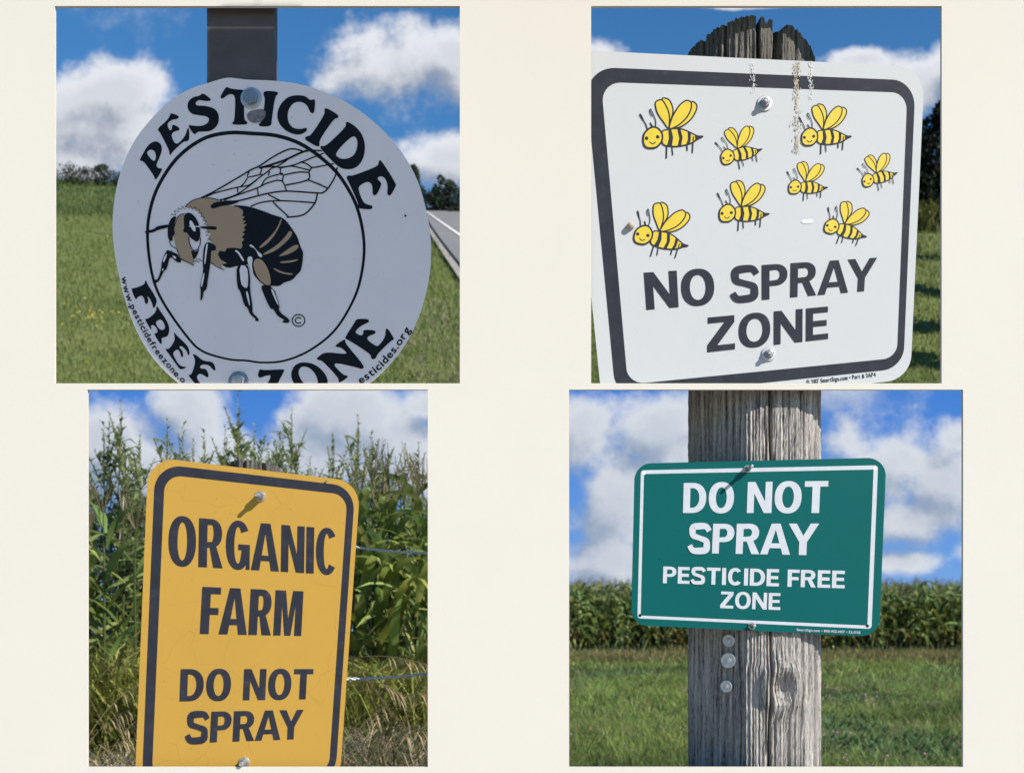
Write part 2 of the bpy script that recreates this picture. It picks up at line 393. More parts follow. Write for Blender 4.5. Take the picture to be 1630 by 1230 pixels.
class Print:
    def __init__(s, face, lift=.0003): s.f = face; s.lift = lift; s.mb = MB(); s.k = 0
    def poly(s, loops, m=0, lift=0.0):
        if not isinstance(loops[0][0], (tuple, list)): loops = [loops]
        if s.f.ymax < 1e8: loops = [q for q in (clip_low(lp, s.f.ymax-(0 if k == 0 else .6)) for k, lp in enumerate(loops)) if len(q) > 2]
        if not loops: return
        tri = tessellate_polygon([[Vector((x, -y, 0)) for x, y in lp] for lp in loops]); flat = [q for lp in loops for q in lp]; Fs = []
        for t in tri:
            a, b, c = [Vector((flat[i][0], -flat[i][1], 0)) for i in t]
            Fs.append(tuple(t) if (b-a).cross(c-a).z > 0 else tuple(t)[::-1])
        s.mb.add([s.f.at(x, y, s.lift+lift) for x, y in flat], Fs, m)
    def line(s, p, w, m=0, lift=0.0, closed=False, caps=True):
        r = ribbon(p, w, closed); L = len(r); flat = [tuple(q) for lr in r for q in lr]
        Fs = [(2*i, 2*i+1, 2*((i+1) % L)+1, 2*((i+1) % L)) for i in range(L if closed else L-1)]
        s.mb.add([s.f.at(x, y, s.lift+lift) for x, y in flat], Fs, m)
        if caps and not closed:
            for q, ww in ((p[0], w if not hasattr(w, '__len__') else w[0]), (p[-1], w if not hasattr(w, '__len__') else w[-1])):
                s.disc(q, ww/2, m, lift-.00002, 8)
    def disc(s, c, r, m=0, lift=0.0, n=18):
        s.poly([(c[0]+r*math.cos(2*math.pi*k/n), c[1]-r*math.sin(2*math.pi*k/n)) for k in range(n)], m, lift)
    def build(s, name, mats, parent): return s.mb.build(name, parent=parent, origin=s.f.c, mats=mats)

# --- bold gothic capitals, drawn on a cap height of 1
WID = dict(A=.95, C=.77, D=.80, E=.65, F=.62, G=.80, I=.235, M=1.0, N=.81, O=.86, P=.73, R=.78, S=.76, T=.73, Y=.93, Z=.73)
def arc(cx, cy, rx, ry, a0, a1, n=14, e=2.0):
    o = []
    for k in range(n+1):
        t = math.radians(a0+(a1-a0)*k/n); c, s_ = math.cos(t), math.sin(t)
        o.append((cx+rx*math.copysign(abs(c)**(2/e), c), cy+ry*math.copysign(abs(s_)**(2/e), s_)))
    return o
def glyph(ch, s, h):
    w = WID[ch]
    if ch == 'I': return [[(0, 0), (w, 0), (w, 1), (0, 1)]] if False else [[((w-s)/2, 0), ((w+s)/2, 0), ((w+s)/2, 1), ((w-s)/2, 1)]]
    if ch == 'N': return [[(0, 0), (s*.93, 0), (s*.93, .63), (w-s*1.05, 0), (w, 0), (w, 1), (w-s*.93, 1), (w-s*.93, .37), (s*1.05, 1), (0, 1)]]
    if ch == 'E': return [[(0, 0), (w, 0), (w, h), (s, h), (s, .5-h*.47), (w*.93, .5-h*.47), (w*.93, .5+h*.53), (s, .5+h*.53), (s, 1-h), (w*.98, 1-h), (w*.98, 1), (0, 1)]]
    if ch == 'F': return [[(0, 0), (s, 0), (s, .5-h*.6), (w*.92, .5-h*.6), (w*.92, .5+h*.4), (s, .5+h*.4), (s, 1-h), (w, 1-h), (w, 1), (0, 1)]]
    if ch == 'T': return [[((w-s)/2, 0), ((w+s)/2, 0), ((w+s)/2, 1-h), (w, 1-h), (w, 1), (0, 1), (0, 1-h), ((w-s)/2, 1-h)]]
    if ch == 'Z': return [[(0, 0), (w, 0), (w, h), (s*1.28, h), (w*.98, 1-h*1.15), (w*.98, 1), (.02, 1), (.02, 1-h), (w-s*1.35, 1-h), (0, h*1.15)]]
    if ch == 'Y':
        c = w/2; return [[(c-s/2, 0), (c+s/2, 0), (c+s/2, .41), (w, 1), (w-s*1.08, 1), (c, .61), (s*1.08, 1), (0, 1), (c-s/2, .41)]]
    if ch == 'A':
        l = s*1.02; a = s*.60; yi = .80; xi = lambda y: l+(w/2-l)*(y/yi); b0, b1 = .205, .205+h*.9
        return [[(0, 0), (l, 0), (xi(b0), b0), (w-xi(b0), b0), (w-l, 0), (w, 0), (w/2+a, 1), (w/2-a, 1)], [(xi(b1), b1), (w/2, yi), (w-xi(b1), b1)]]
    if ch == 'M':
        q = s*.88; c = w/2; return [[(0, 0), (q, 0), (q, .70), (c-q*.42, 0), (c+q*.42, 0), (w-q, .70), (w-q, 0), (w, 0), (w, 1), (w-q*1.45, 1), (c, .36), (q*1.45, 1), (0, 1)]]
    if ch == 'O': return [arc(w/2, .5, w/2, .515, 0, 352, 34, 2.25), arc(w/2, .5, w/2-s*1.02, .515-h, 0, 352, 34, 2.1)]
    if ch == 'D':
        k = w*.40; return [[(0, 0), (k, 0)]+arc(k, .5, w-k, .5, -90, 90, 18, 2.2)[1:]+[(0, 1)], [(s, h)]+[(s, 1-h)]+arc(k, .5, w-k-s, .5-h, 90, -90, 18, 2.1)]
    if ch in 'PR':
        y0 = .385 if ch == 'P' else .41; k = w*.52; R = w-(0 if ch == 'P' else w*.045); cy = (1+y0)/2; ry = (1-y0)/2
        bowl = arc(k, cy, R-k, ry, -90, 90, 16, 2.2); hole = [(s, y0+h*.9), (s, 1-h)]+arc(k, cy, max(R-k-s, .06), ry-h*.95, 90, -90, 14, 2.1)
        if ch == 'P': return [[(0, 0), (s, 0), (s, y0)]+bowl+[(0, 1)], hole]
        x0 = w*.45
        return [[(0, 0), (s, 0), (s, y0), (x0, y0), (w-s*1.12, 0), (w, 0), (w*.72, y0+.028)]+bowl[4:]+[(0, 1)], hole]
    if ch in 'CG':
        ang = 40 if ch == 'C' else 36
        o = arc(w/2+.01, .5, w/2, .515, ang, 360-ang, 30, 2.2); i = arc(w/2+.01, .5, w/2-s*1.0, .515-h*1.05, 360-ang-6, ang+6, 30, 2.1)
        if ch == 'C': return [o+i]
        o2 = arc(w/2+.01, .5, w/2, .515, ang, 310, 26, 2.2)
        i2 = arc(w/2+.01, .5, w/2-s*1.0, .515-h*1.05, 318, ang+6, 26, 2.1)
        return [o2+[(w*.84, .0), (w, .0), (w, .52), (w*.52, .52), (w*.52, .52-h*.95), (w-s*.98, .52-h*.95)]+i2[1:]]
    if ch == 'S':
        c = spline([(w*.93, .755), (w*.78, .905), (w*.5, 1.015-h*.53), (w*.2, .885), (s*.52, .725), (w*.22, .595), (w*.5, .515), (w*.80, .42), (w-s*.52, .275), (w*.80, .115), (w*.48, h*.53-.015), (w*.20, .10), (w*.055, .265)], n=5)
        L = len(c); ws = [(h*1.0+(min(s*1.0, .235)-h*1.0)*abs(math.sin(math.pi*2.0*(k/(L-1)-.0)))**1.2) for k in range(L)]
        return ribbon(c, ws)
    raise KeyError(ch)
def lettering(face, text, quad, mat, parent, stem=.20, hbar=.155, gap=.095, space=.36, lift=.0006, smallgap=None):
    """one line of capitals fitted into a photo quad (top left, top right, bottom right, bottom left)"""
    kern = {'AY': .15, 'RA': .05, 'PR': .0, 'FA': .09, 'AR': .03, 'GA': .04, 'AN': .02, 'FR': .02}
    kn = [kern.get(text[i:i+2], 0) for i in range(len(text))]
    tot = sum(space if c == ' ' else WID[c]+gap for c in text)-gap-sum(kn)
    hgt = .5*(math.dist(quad[0], quad[3])+math.dist(quad[1], quad[2])); wid = .5*(math.dist(quad[0], quad[1])+math.dist(quad[3], quad[2]))
    s = stem/((wid/hgt)/tot); H = unit_to(quad); pr = Print(face, lift); x = 0
    for c, kk in zip(text, kn):
        if c == ' ': x += space; continue
        gl = glyph(c, s, hbar)
        if c == 'S':
            q = [H(((x+p[0])/tot, p[1])) for lr in gl for p in lr]
            for i in range(len(gl)-1): pr.mb.add([face.at(*q[k], lift+i*1e-5) for k in (2*i, 2*i+1, 2*i+3, 2*i+2)], [(0, 1, 2, 3)])
        else: pr.poly([[H(((x+a)/tot, b)) for a, b in lp] for lp in gl])
        x += WID[c]+gap-kk
    return pr.build('lettering', [mat], parent)

def char_mesh(ch, _c={}):
    if ch not in _c:
        cu = bpy.data.curves.new('character', 'FONT'); cu.body = ch; cu.offset = .022; cu.resolution_u = 3
        ob = bpy.data.objects.new('character', cu); COL.objects.link(ob)
        dg = bpy.context.evaluated_depsgraph_get(); me = bpy.data.meshes.new_from_object(ob.evaluated_get(dg))
        v = np.array([q.co[:2] for q in me.vertices]).reshape(-1, 2); f = [tuple(p.vertices) for p in me.polygons]
        wd = v[:, 0].max() if len(v) else .3; lo = v[:, 0].min() if len(v) else 0
        bpy.data.objects.remove(ob); bpy.data.curves.remove(cu); bpy.data.meshes.remove(me); _c[ch] = (v, f, lo, wd)
    return _c[ch]
def small_text(face, text, path, size, mat, parent, lift=.0006, fit=True):
    """small print set along a path of photo pixels, letters standing on the path"""
    path = [np.array(p, float) for p in path]; seg = [np.linalg.norm(b-a) for a, b in zip(path, path[1:])]; tot = sum(seg)
    adv = [.34 if c == ' ' else char_mesh(c)[3]-char_mesh(c)[2]+.10 for c in text]; k = tot/(sum(adv)*size) if fit else 1
    def at(d):
        for a, b, l in zip(path, path[1:], seg):
            if d <= l or l is seg[-1]: t = (b-a)/l; return a+t*d, t
            d -= l
        t = (path[-1]-path[-2])/seg[-1]; return path[-1]+t*d, t
    mb = MB(); d = 0
    for c, a in zip(text, adv):
        o, t = at(d+a*size*k/2)
        if c != ' ' and o[1] < face.ymax:
            v, f, lo, wd = char_mesh(c); o, t = at(d+(wd-lo)*size*k/2); n = np.array([t[1], -t[0]])
            pts = [o+t*((x-lo)-(wd-lo)/2)*size*k+n*y*size for x, y in v]
            mb.add([face.at(q[0], q[1], lift) for q in pts], f)
        d += a*size*k
    return mb.build('small_print', mat, parent, origin=face.c)

def rounded(quad, radius, inset=(0, 0, 0, 0), aspect=1.0, n=10):
    """rounded rectangle in a photo quad; inset = left, right, top, bottom as shares of the sign"""
    H = unit_to(quad); l, r, t, b = inset; x0, x1, y0, y1 = l, 1-r, b, 1-t; rx, ry = radius, radius*aspect; o = []
    for cx, cy, a in ((x1-rx, y1-ry, 0), (x0+rx, y1-ry, 90), (x0+rx, y0+ry, 180), (x1-rx, y0+ry, 270)):
        for k in range(n+1):
            q = math.radians(a+90*k/n); o.append(H((cx+rx*math.cos(q), cy+ry*math.sin(q))))
    return o
def panel(face, outline, mat, parent, thick=.002):
    if face.ymax < 1e8: outline = clip_low(outline, face.ymax+.8)
    tri = tessellate_polygon([[Vector((x, -y, 0)) for x, y in outline]]); n = len(outline); Fs = []
    A = sum(outline[i][0]*-outline[(i+1) % n][1]-outline[(i+1) % n][0]*-outline[i][1] for i in range(n))
    for t in tri:
        a, b, c = [Vector((outline[i][0], -outline[i][1], 0)) for i in t]; t = tuple(t) if (b-a).cross(c-a).z > 0 else tuple(t)[::-1]
        Fs.append(t); Fs.append(tuple(i+n for i in t[::-1]))
    for i in range(n):
        j = (i+1) % n; Fs.append((j, i, i+n, j+n) if A > 0 else (i, j, j+n, i+n))
    V = [face.at(x, y) for x, y in outline]; V += [v-face.n*thick for v in V]
    return mesh_obj('sign_panel', V, Fs, mat, parent, origin=face.c)

def bolt(face, x, y, r, parent, name='bolt', proud=.010, stud=.008, mat=None, hexr=.62, washer=True):
    c = face.at(x, y); m = r/1000*np.linalg.norm(c[1])/1.75; mb = MB()
    if washer: mb.lathe(c, [(m*.3, -.001), (m, .0002), (m, .0016), (m*.93, .0024), (m*.5, .0026)], 24)
    k = m*hexr
    V = []; 
    for d, q in ((.002, 1.0), (proud*.9, 1.0), (proud, .86)):
        for i in range(6): t = math.pi*i/3+.3; V.append((c[0]+k*q*math.cos(t), c[1]-d, c[2]+k*q*math.sin(t)))
    mb.add(V, [(j*6+i, j*6+(i+1) % 6, (j+1)*6+(i+1) % 6, (j+1)*6+i) for j in range(2) for i in range(6)]+[tuple(range(12, 18))], 1)
    if stud: mb.lathe(c, [(k*.55, proud*.95), (k*.55, proud+stud), (k*.46, proud+stud+.001), (k*.30, proud+stud+.0012), (k*.22, proud+stud+.0004)], 14)
    return mb.build(name, None, parent, origin=c, mats=[mat or M['steel'], M['dullsteel']])

def wood_post(name, cx, cy_front, half_w, z0, z1, mat, parent, section, top=None, cracks=(), slope=None, M_=220, K=120, groove=.0016, seed=0, knot=None, parts=True):
    """a weathered post: a section swept upwards, its skin split into grooves and cracks; section gives points (x share, depth in m)"""
    rng = np.random.default_rng(seed)
    sec = np.array(spline(section, closed=True, n=12)); seg = np.r_[0, np.cumsum(np.linalg.norm(np.diff(np.vstack([sec, sec[:1]]), axis=0), axis=1))]
    q = np.linspace(0, seg[-1], M_, endpoint=False); sx = np.interp(q, seg, np.r_[sec[:, 0], sec[0, 0]]); sy = np.interp(q, seg, np.r_[sec[:, 1], sec[0, 1]])
    c = np.array([sx.mean(), sy.mean()]); dx, dy = sx-c[0], sy-c[1]; L = np.hypot(dx, dy)
    gr = np.convolve(rng.normal(0, 1, M_+8), np.ones(2)/2, 'same')[:M_]*groove+np.convolve(rng.normal(0, 1, M_+20), np.ones(9)/9, 'same')[:M_]*groove*1.6
    V = []
    zs = np.linspace(0, 1, K); fine = rng.normal(0, 1, (K, M_))
    wav = np.cumsum(rng.normal(0, .18, K))
    for j, s in enumerate(zs):
        for i in range(M_):
            zt = z1 if top is None else top(sx[i]/half_w)
            if slope: zt = EYE+slope*(cy_front+sy[i])
            z = z0+(zt-z0)*s
            d = gr[(i+int(round(wav[j]*.35))) % M_]+fine[j, i]*groove*.22
            for (xc, wd, dep, sl) in cracks:
                xx = sx[i]/half_w-xc-sl*(1-s)+.012*math.sin(z*23+xc*9)
                if sy[i] < c[1]: d -= dep*math.exp(-(xx/wd)**2)
            if knot:
                kx, kz, kr = knot; rr = math.hypot((sx[i]-kx)/kr, (z-kz)/(kr*1.35))
                if sy[i] < c[1]: d += .010*math.exp(-((rr-1.15)/.5)**2)-.008*math.exp(-(rr/.45)**2)+.0012*math.sin(rr*14)*math.exp(-rr*.7)
            k = 1+d/L[i]
            V.append((cx+c[0]+dx[i]*k, cy_front+c[1]+dy[i]*k, z))
    Fs = [(j*M_+i, j*M_+(i+1) % M_, (j+1)*M_+(i+1) % M_, (j+1)*M_+i) for j in range(K-1) for i in range(M_)]
    V.append((cx+c[0], cy_front+c[1], (z1 if top is None else top(0))-(.06 if slope else .012))); n = len(V)-1
    Fs += [((K-1)*M_+i, (K-1)*M_+(i+1) % M_, n) for i in range(M_)]
    return mesh_obj(name, V, Fs, mat, parent, origin=(cx, cy_front, z0), smooth=False)
ROUND = lambda r: [(r*math.cos(a), r*1.0-r*math.sin(a)) for a in np.linspace(0, 2*math.pi, 17)[:-1]]

# ------------------------------------------------------------------ the round bumblebee sign on a metal post
Z1 = lambda p: [(80+x/1.983, y/1.983) for x, y in p]
Z2 = lambda p: [(230+x/5.856, 210+y/5.856) for x, y in p]
Z3 = lambda p: [(230+x/6.037, 380+y/6.037) for x, y in p]
Z4 = lambda p: [(320+x/6.79, 210+y/6.79) for x, y in p]
Z5 = lambda p: [(200+x/6.52, 120+y/6.52) for x, y in p]
Z6 = lambda p: [(430+x/5.124, 120+y/5.124) for x, y in p]
Z7 = lambda p: [(180+x/6.269, 420+y/6.269) for x, y in p]
Z8 = lambda p: [(400+x/5.62, 490+y/5.62) for x, y in p]
def round_sign():
    f = Face(1.764, 430, 380); f.ymax = 613.0
    t = empty('sign_post', (f.c[0], f.c[1]+.02, 1.975)); tag(t, 'round white bumblebee sign reading PESTICIDE FREE ZONE on a dark metal post', 'sign')
    a, b = P(330, 5, 1.80), P(437.5, 640, 1.80); mb = MB()
    zb = EYE+.2128*1.82; a, b = P(330, 5, 1.772), P(437.5, 640, 1.772)
    mb.box((a[0], 1.770, zb), (b[0], 1.785, 2.72)); mb.box((a[0]+.004, 1.785, zb), (a[0]+.016, 1.81, 2.71)); mb.box((b[0]-.016, 1.785, zb), (b[0]-.004, 1.81, 2.71))
    mb.build('post', M['brownpaint'], t, origin=(a[0], 1.78, zb))
    global ROUND_OUTLINE
    outl = spline(Z1([(500, 262), (560, 246), (620, 252), (700, 255), (780, 265), (855, 287), (950, 332), (1040, 402), (1110, 482), (1160, 572), (1190, 680), (1202, 780), (1195, 880), (1170, 980), (1130, 1070), (1080, 1140), (1000, 1215), (900, 1270), (780, 1305), (640, 1310), (520, 1280), (400, 1205), (310, 1110), (250, 990), (215, 860), (198, 750), (200, 650), (220, 550), (260, 455), (315, 380), (380, 318), (440, 282)]), True, 4); ROUND_OUTLINE = outl
    pn = panel(f, outl, M['disc_enamel'], t, .0025)
    ring = spline(Z1([(640, 422), (560, 420), (480, 440), (400, 500), (340, 590), (312, 680), (308, 770), (325, 880), (360, 960), (430, 1060), (480, 1108), (560, 1133), (620, 1138), (670, 1144), (740, 1138), (820, 1105), (900, 1040), (960, 940), (985, 850), (990, 760), (970, 660), (930, 580), (880, 520), (800, 460), (720, 430)]), True, 6)
    L = len(ring); pr = Print(f, .0003); pr.line(ring, [4.6+1.5*math.cos(2*math.pi*k/L) for k in range(L)], closed=True); pr.build('ring', [M['black']], pn)
    letters = [
        (Z5, [[(290, 685), (340, 690), (375, 730), (375, 790), (345, 870), (315, 930), (335, 965), (375, 965), (378, 985), (320, 1080), (300, 1080), (300, 1050), (185, 890), (160, 892), (145, 880), (165, 840), (230, 725)], [(265, 770), (300, 785), (315, 830), (310, 880), (285, 895), (215, 810), (235, 780)]]),
        (Z5, [[(465, 390), (550, 420), (550, 445), (520, 458), (480, 460), (425, 505), (455, 575), (480, 565), (482, 515), (505, 515), (560, 545), (555, 575), (520, 575), (475, 605), (480, 650), (515, 715), (560, 700), (625, 620), (640, 550), (658, 550), (662, 665), (640, 685), (600, 685), (480, 800), (465, 830), (452, 820), (455, 785), (350, 580), (333, 575), (340, 545), (430, 470), (465, 410)]]),
        (Z5, [[(800, 182), (885, 245), (880, 268), (820, 268), (760, 255), (725, 280), (730, 315), (800, 315), (890, 330), (950, 370), (972, 440), (955, 520), (890, 580), (800, 585), (745, 585), (725, 615), (700, 605), (650, 530), (660, 515), (720, 528), (800, 525), (855, 495), (870, 450), (835, 425), (750, 415), (680, 400), (640, 345), (645, 275), (700, 225), (770, 215)]]),
        (Z5, [[(1050, 118), (1085, 140), (1235, 155), (1330, 150), (1330, 200), (1235, 200), (1225, 460), (1265, 485), (1262, 512), (1120, 515), (1100, 495), (1130, 475), (1140, 230), (1110, 195), (1060, 200), (1010, 245), (985, 240), (985, 215), (1030, 140)]]),
        (Z5, [[(1440, 160), (1580, 170), (1582, 200), (1550, 220), (1515, 470), (1512, 530), (1395, 535), (1375, 510), (1415, 480), (1450, 240), (1425, 200)]]),
        (Z6, [[(230, 162), (290, 170), (325, 205), (360, 195), (368, 210), (362, 300), (345, 315), (325, 300), (300, 240), (245, 213), (190, 225), (150, 275), (140, 340), (155, 400), (195, 435), (255, 440), (285, 428), (303, 435), (295, 460), (245, 487), (180, 480), (110, 440), (70, 390), (55, 330), (70, 260), (120, 195), (170, 168)]]),
        (Z6, [[(455, 262), (560, 325), (555, 350), (520, 355), (400, 530), (405, 570), (390, 587), (290, 530), (282, 510), (300, 497), (335, 490), (450, 310), (440, 285)]]),
        (Z6, [[(630, 375), (700, 420), (750, 480), (775, 560), (770, 650), (735, 725), (680, 765), (610, 768), (550, 745), (410, 600), (410, 575), (440, 580), (480, 555), (620, 420), (615, 390)], [(670, 490), (705, 510), (715, 560), (700, 630), (660, 672), (600, 685), (560, 675), (522, 640)]]),
        (Z6, [[(905, 690), (1028, 885), (1025, 905), (985, 980), (960, 980), (955, 960), (960, 900), (940, 840), (905, 820), (868, 840), (905, 875), (908, 895), (870, 975), (845, 980), (835, 965), (835, 900), (810, 868), (770, 875), (725, 905), (720, 935), (755, 1030), (790, 1055), (830, 1060), (838, 1080), (820, 1095), (730, 1088), (715, 1075), (718, 1040), (640, 870), (620, 835), (635, 815), (670, 822), (870, 745), (885, 720), (888, 695)]]),
        (Z7, [[(330, 165), (345, 210), (395, 280), (432, 350), (435, 380), (415, 440), (400, 440), (395, 410), (370, 350), (335, 315), (350, 350), (352, 375), (335, 405), (320, 395), (310, 345), (285, 312), (240, 335), (235, 355), (220, 350), (185, 265), (190, 240), (215, 245), (315, 205), (318, 170)]]),
        (Z7, [[(440, 420), (470, 470), (520, 540), (560, 620), (560, 690), (535, 730), (480, 735), (488, 790), (475, 805), (415, 710), (415, 690), (440, 690), (445, 665), (430, 630), (395, 605), (375, 620), (385, 650), (375, 655), (320, 560), (325, 545), (350, 548), (430, 480), (430, 430)], [(432, 572), (470, 550), (505, 580), (520, 630), (510, 655), (480, 660), (450, 640), (425, 595)]]),
        (Z7, [[(610, 680), (630, 710), (750, 820), (765, 890), (755, 915), (745, 905), (730, 860), (680, 815), (655, 830), (695, 870), (700, 920), (690, 935), (675, 915), (665, 870), (640, 850), (600, 880), (600, 910), (650, 1000), (690, 1025), (730, 1025), (730, 1035), (680, 1055), (660, 1045), (540, 875), (522, 855), (530, 845), (560, 850), (620, 760), (608, 700)]]),
        (Z7, [[(800, 895), (830, 910), (900, 970), (1000, 975), (1027, 1060), (1005, 1065), (960, 1010), (900, 1000), (865, 1020), (870, 1045), (930, 1045), (955, 1110), (945, 1135), (920, 1120), (870, 1090), (835, 1115), (840, 1160), (930, 1250), (965, 1240), (980, 1270), (920, 1300), (820, 1195), (755, 1120), (755, 1105), (785, 1105), (825, 965), (795, 905)]]),
        (Z8, [[(75, 545), (110, 558), (285, 548), (300, 555), (235, 674), (215, 740), (300, 735), (330, 690), (345, 700), (310, 770), (110, 775), (100, 750), (190, 600), (130, 605), (85, 625), (60, 618), (60, 590)]]),
        (Z8, [[(480, 485), (560, 500), (630, 550), (680, 620), (685, 690), (640, 760), (540, 780), (430, 740), (370, 660), (352, 590), (380, 520), (430, 490)], [(480, 522), (530, 540), (580, 600), (600, 670), (590, 720), (540, 730), (480, 690), (430, 620), (420, 570), (440, 530)]]),
        (Z8, [[(660, 393), (840, 414), (857, 400), (800, 352), (760, 352), (750, 335), (825, 283), (845, 288), (838, 315), (1017, 522), (990, 550), (955, 535), (708, 478), (820, 600), (862, 605), (865, 620), (790, 670), (778, 655), (783, 630), (635, 470), (600, 468), (583, 455), (600, 435)]]),
        (Z8, [[(940, 98), (1040, 98), (1055, 115), (1050, 130), (980, 160), (930, 210), (940, 230), (985, 250), (1005, 230), (1000, 205), (1020, 195), (1105, 200), (1115, 220), (1100, 235), (1050, 250), (1030, 280), (1110, 340), (1140, 340), (1200, 260), (1200, 190), (1220, 180), (1275, 270), (1275, 285), (1255, 290), (1130, 410), (1115, 450), (1090, 462), (1070, 450), (1070, 415), (860, 280), (830, 275), (925, 130)]])]
    for Z, loops in letters:
        pr = Print(f, .0006); pr.poly([chaikin(Z(lp), 2) for lp in loops]); pr.build('letter', [M['black']], pn)
    # the bumblebee: 0 black, 1 tan, 2 sign white
    b = Print(f, .0009); K, T, W_ = 0, 1, 2
    C = lambda Z, p, m, l=0, it=1: b.poly(chaikin(Z(p), it), m, l)
    for p, wd in [([(0, 715), (50, 690), (150, 640), (400, 495), (540, 410), (630, 370), (780, 270), (930, 195), (1010, 185), (1090, 205)], 2.0), ([(1140, 212), (1190, 200), (1300, 205)], 1.8),
                  ([(640, 390), (760, 355), (850, 325), (900, 308), (1080, 225), (1140, 205)], 2.8), ([(60, 700), (150, 660), (390, 600), (520, 575), (620, 500), (720, 430), (760, 395), (830, 370), (930, 305)], 1.7),
                  ([(850, 385), (1000, 360), (1200, 280), (1320, 235)], 1.8), ([(630, 380), (655, 410), (640, 450), (665, 465)], 1.6), ([(520, 430), (505, 490), (640, 460)], 1.6),
                  ([(640, 390), (760, 375), (830, 380), (860, 405), (855, 455), (890, 470), (880, 530), (905, 580), (920, 630)], 1.7), ([(870, 390), (980, 370), (1170, 415)], 1.7),
                  ([(1080, 325), (1150, 350), (1200, 385), (1300, 370), (1430, 345)], 1.8), ([(1200, 385), (1168, 430), (1155, 520), (920, 575)], 1.9), ([(900, 465), (1060, 435), (1160, 440)], 1.8), ([(1155, 520), (1260, 560), (1370, 610)], 1.9),
                  ([(1470, 390), (1450, 480), (1380, 600), (1320, 655), (1240, 660), (930, 640), (750, 660), (620, 690), (400, 745), (260, 750)], 2.0), ([(210, 735), (370, 685), (500, 600), (600, 520)], 1.7),
                  ([(250, 735), (400, 680), (600, 610), (700, 560), (820, 525), (885, 535)], 1.8), ([(395, 600), (395, 650)], 1.6), ([(610, 620), (620, 690)], 1.6), ([(650, 590), (710, 500), (880, 450)], 1.7), ([(500, 500), (470, 550), (430, 590)], 1.6), ([(740, 430), (728, 470)], 1.6),
                  ([(730, 680), (860, 745)], 1.8), ([(540, 805), (640, 765), (800, 745), (1000, 750), (1220, 765)], 1.8), ([(1255, 670), (1230, 770), (1110, 895), (930, 922)], 2.0), ([(780, 760), (850, 830), (940, 910)], 1.8)]:
        b.line(spline(Z4(p), n=3), wd*1.18, K)
    body = Z2([(815, 683), (900, 685), (990, 700), (1100, 735), (1200, 775), (1290, 800), (1340, 850), (1380, 910), (1425, 975), (1450, 1060), (1478, 1120)])+Z3([(1525, 140), (1520, 220), (1503, 310), (1470, 340), (1420, 400), (1340, 420), (1300, 455), (1240, 455), (1180, 445), (1080, 400), (1000, 240), (960, 255), (880, 262), (800, 286), (730, 240), (700, 160), (720, 112)])+Z2([(770, 1080), (880, 1080), (880, 960), (880, 860), (880, 760)])
    b.poly(chaikin(body, 1), K, .0001)
    thor = Z2([(380, 692), (440, 645), (520, 620), (620, 620), (720, 645), (700, 690), (800, 690), (870, 700), (915, 730), (920, 760), (905, 780), (935, 790), (910, 820), (945, 830), (915, 860), (955, 860), (920, 900), (945, 910), (910, 940), (935, 950), (905, 985), (930, 1000), (905, 1030), (915, 1060), (900, 1090), (840, 1080), (770, 1082), (750, 1115), (700, 1108), (682, 1140), (710, 1190), (750, 1213)])+Z3([(790, 237), (760, 245), (737, 243), (745, 280), (640, 227)])+Z2([(612, 1180), (620, 1110), (665, 1100), (660, 1060), (620, 1020), (600, 1000), (620, 950), (580, 920), (585, 860), (545, 800), (500, 730), (430, 705)])
    b.poly(thor, T, .0002)
    b.line(spline(Z2([(380, 695), (440, 645), (520, 618), (620, 618), (720, 642)]), n=4), 1.3, K, .0003)
    b.line(spline(Z3([(637, 228), (690, 265), (765, 300)]), n=4), 1.3, K, .0003)
    C(Z4, [(95, 810), (130, 765), (220, 750), (320, 740), (440, 745), (330, 790), (220, 800), (130, 835)], K, .0004, 2)
    for p in [[(250, 770), (290, 775), (280, 735), (320, 745), (310, 710), (350, 725), (345, 690), (380, 720), (385, 690), (415, 715), (430, 690), (445, 720), (475, 700), (480, 735), (510, 725), (505, 760), (535, 755), (525, 790), (560, 795), (540, 825), (580, 830), (560, 860), (585, 865)], [(570, 935), (610, 930), (575, 965), (615, 970), (590, 1000), (622, 1010)]]: b.line(Z2(p), 1.2, K, .0004)
    C(Z2, [(240, 820), (265, 790), (300, 785), (278, 850), (285, 920), (290, 955), (260, 970), (265, 1015), (230, 1020), (215, 960), (218, 880)], K, .0004)
    b.poly(chaikin(Z2([(290, 830), (320, 780), (370, 760), (365, 830), (370, 900), (400, 960), (440, 1130), (460, 1190)])+Z3([(475, 255), (355, 208)])+Z2([(330, 1175), (290, 1060), (268, 965), (287, 950), (275, 900)]), 1), T, .0005)
    b.line(Z2([(230, 1020), (250, 1060), (300, 1090), (335, 1180)])+Z3([(475, 257)]), 1.3, K, .0006)
    b.line(spline(Z2([(372, 762), (330, 775), (300, 815), (280, 880)]), n=3), 1.2, K, .0006)
    C(Z2, [(370, 770), (410, 748), (460, 775), (500, 840), (520, 920), (520, 990), (490, 1030), (450, 1005), (410, 965), (395, 935), (365, 940), (360, 915), (372, 895), (365, 820)], K, .0006, 2)
    C(Z2, [(415, 830), (440, 825), (470, 880), (480, 925), (460, 930), (430, 890)], W_, .0007, 2)
    b.line(spline(Z2([(412, 975), (420, 1040), (450, 1098), (490, 1100), (518, 1045), (522, 990)]), n=4), 1.4, K, .0006)
    C(Z3, [(445, 105), (500, 130), (532, 85), (505, 165), (472, 205), (458, 165)], K, .0006)
    b.line(Z3([(475, 210), (500, 225), (495, 195), (525, 230), (520, 190), (550, 215)]), 1.3, K, .0006)
    C(Z2, [(0, 925), (95, 905), (110, 880), (235, 860), (240, 885), (120, 915), (90, 935), (10, 947)], K, .0006)
    C(Z2, [(510, 880), (668, 880), (674, 895), (668, 912), (620, 910), (520, 897)], K, .0008)
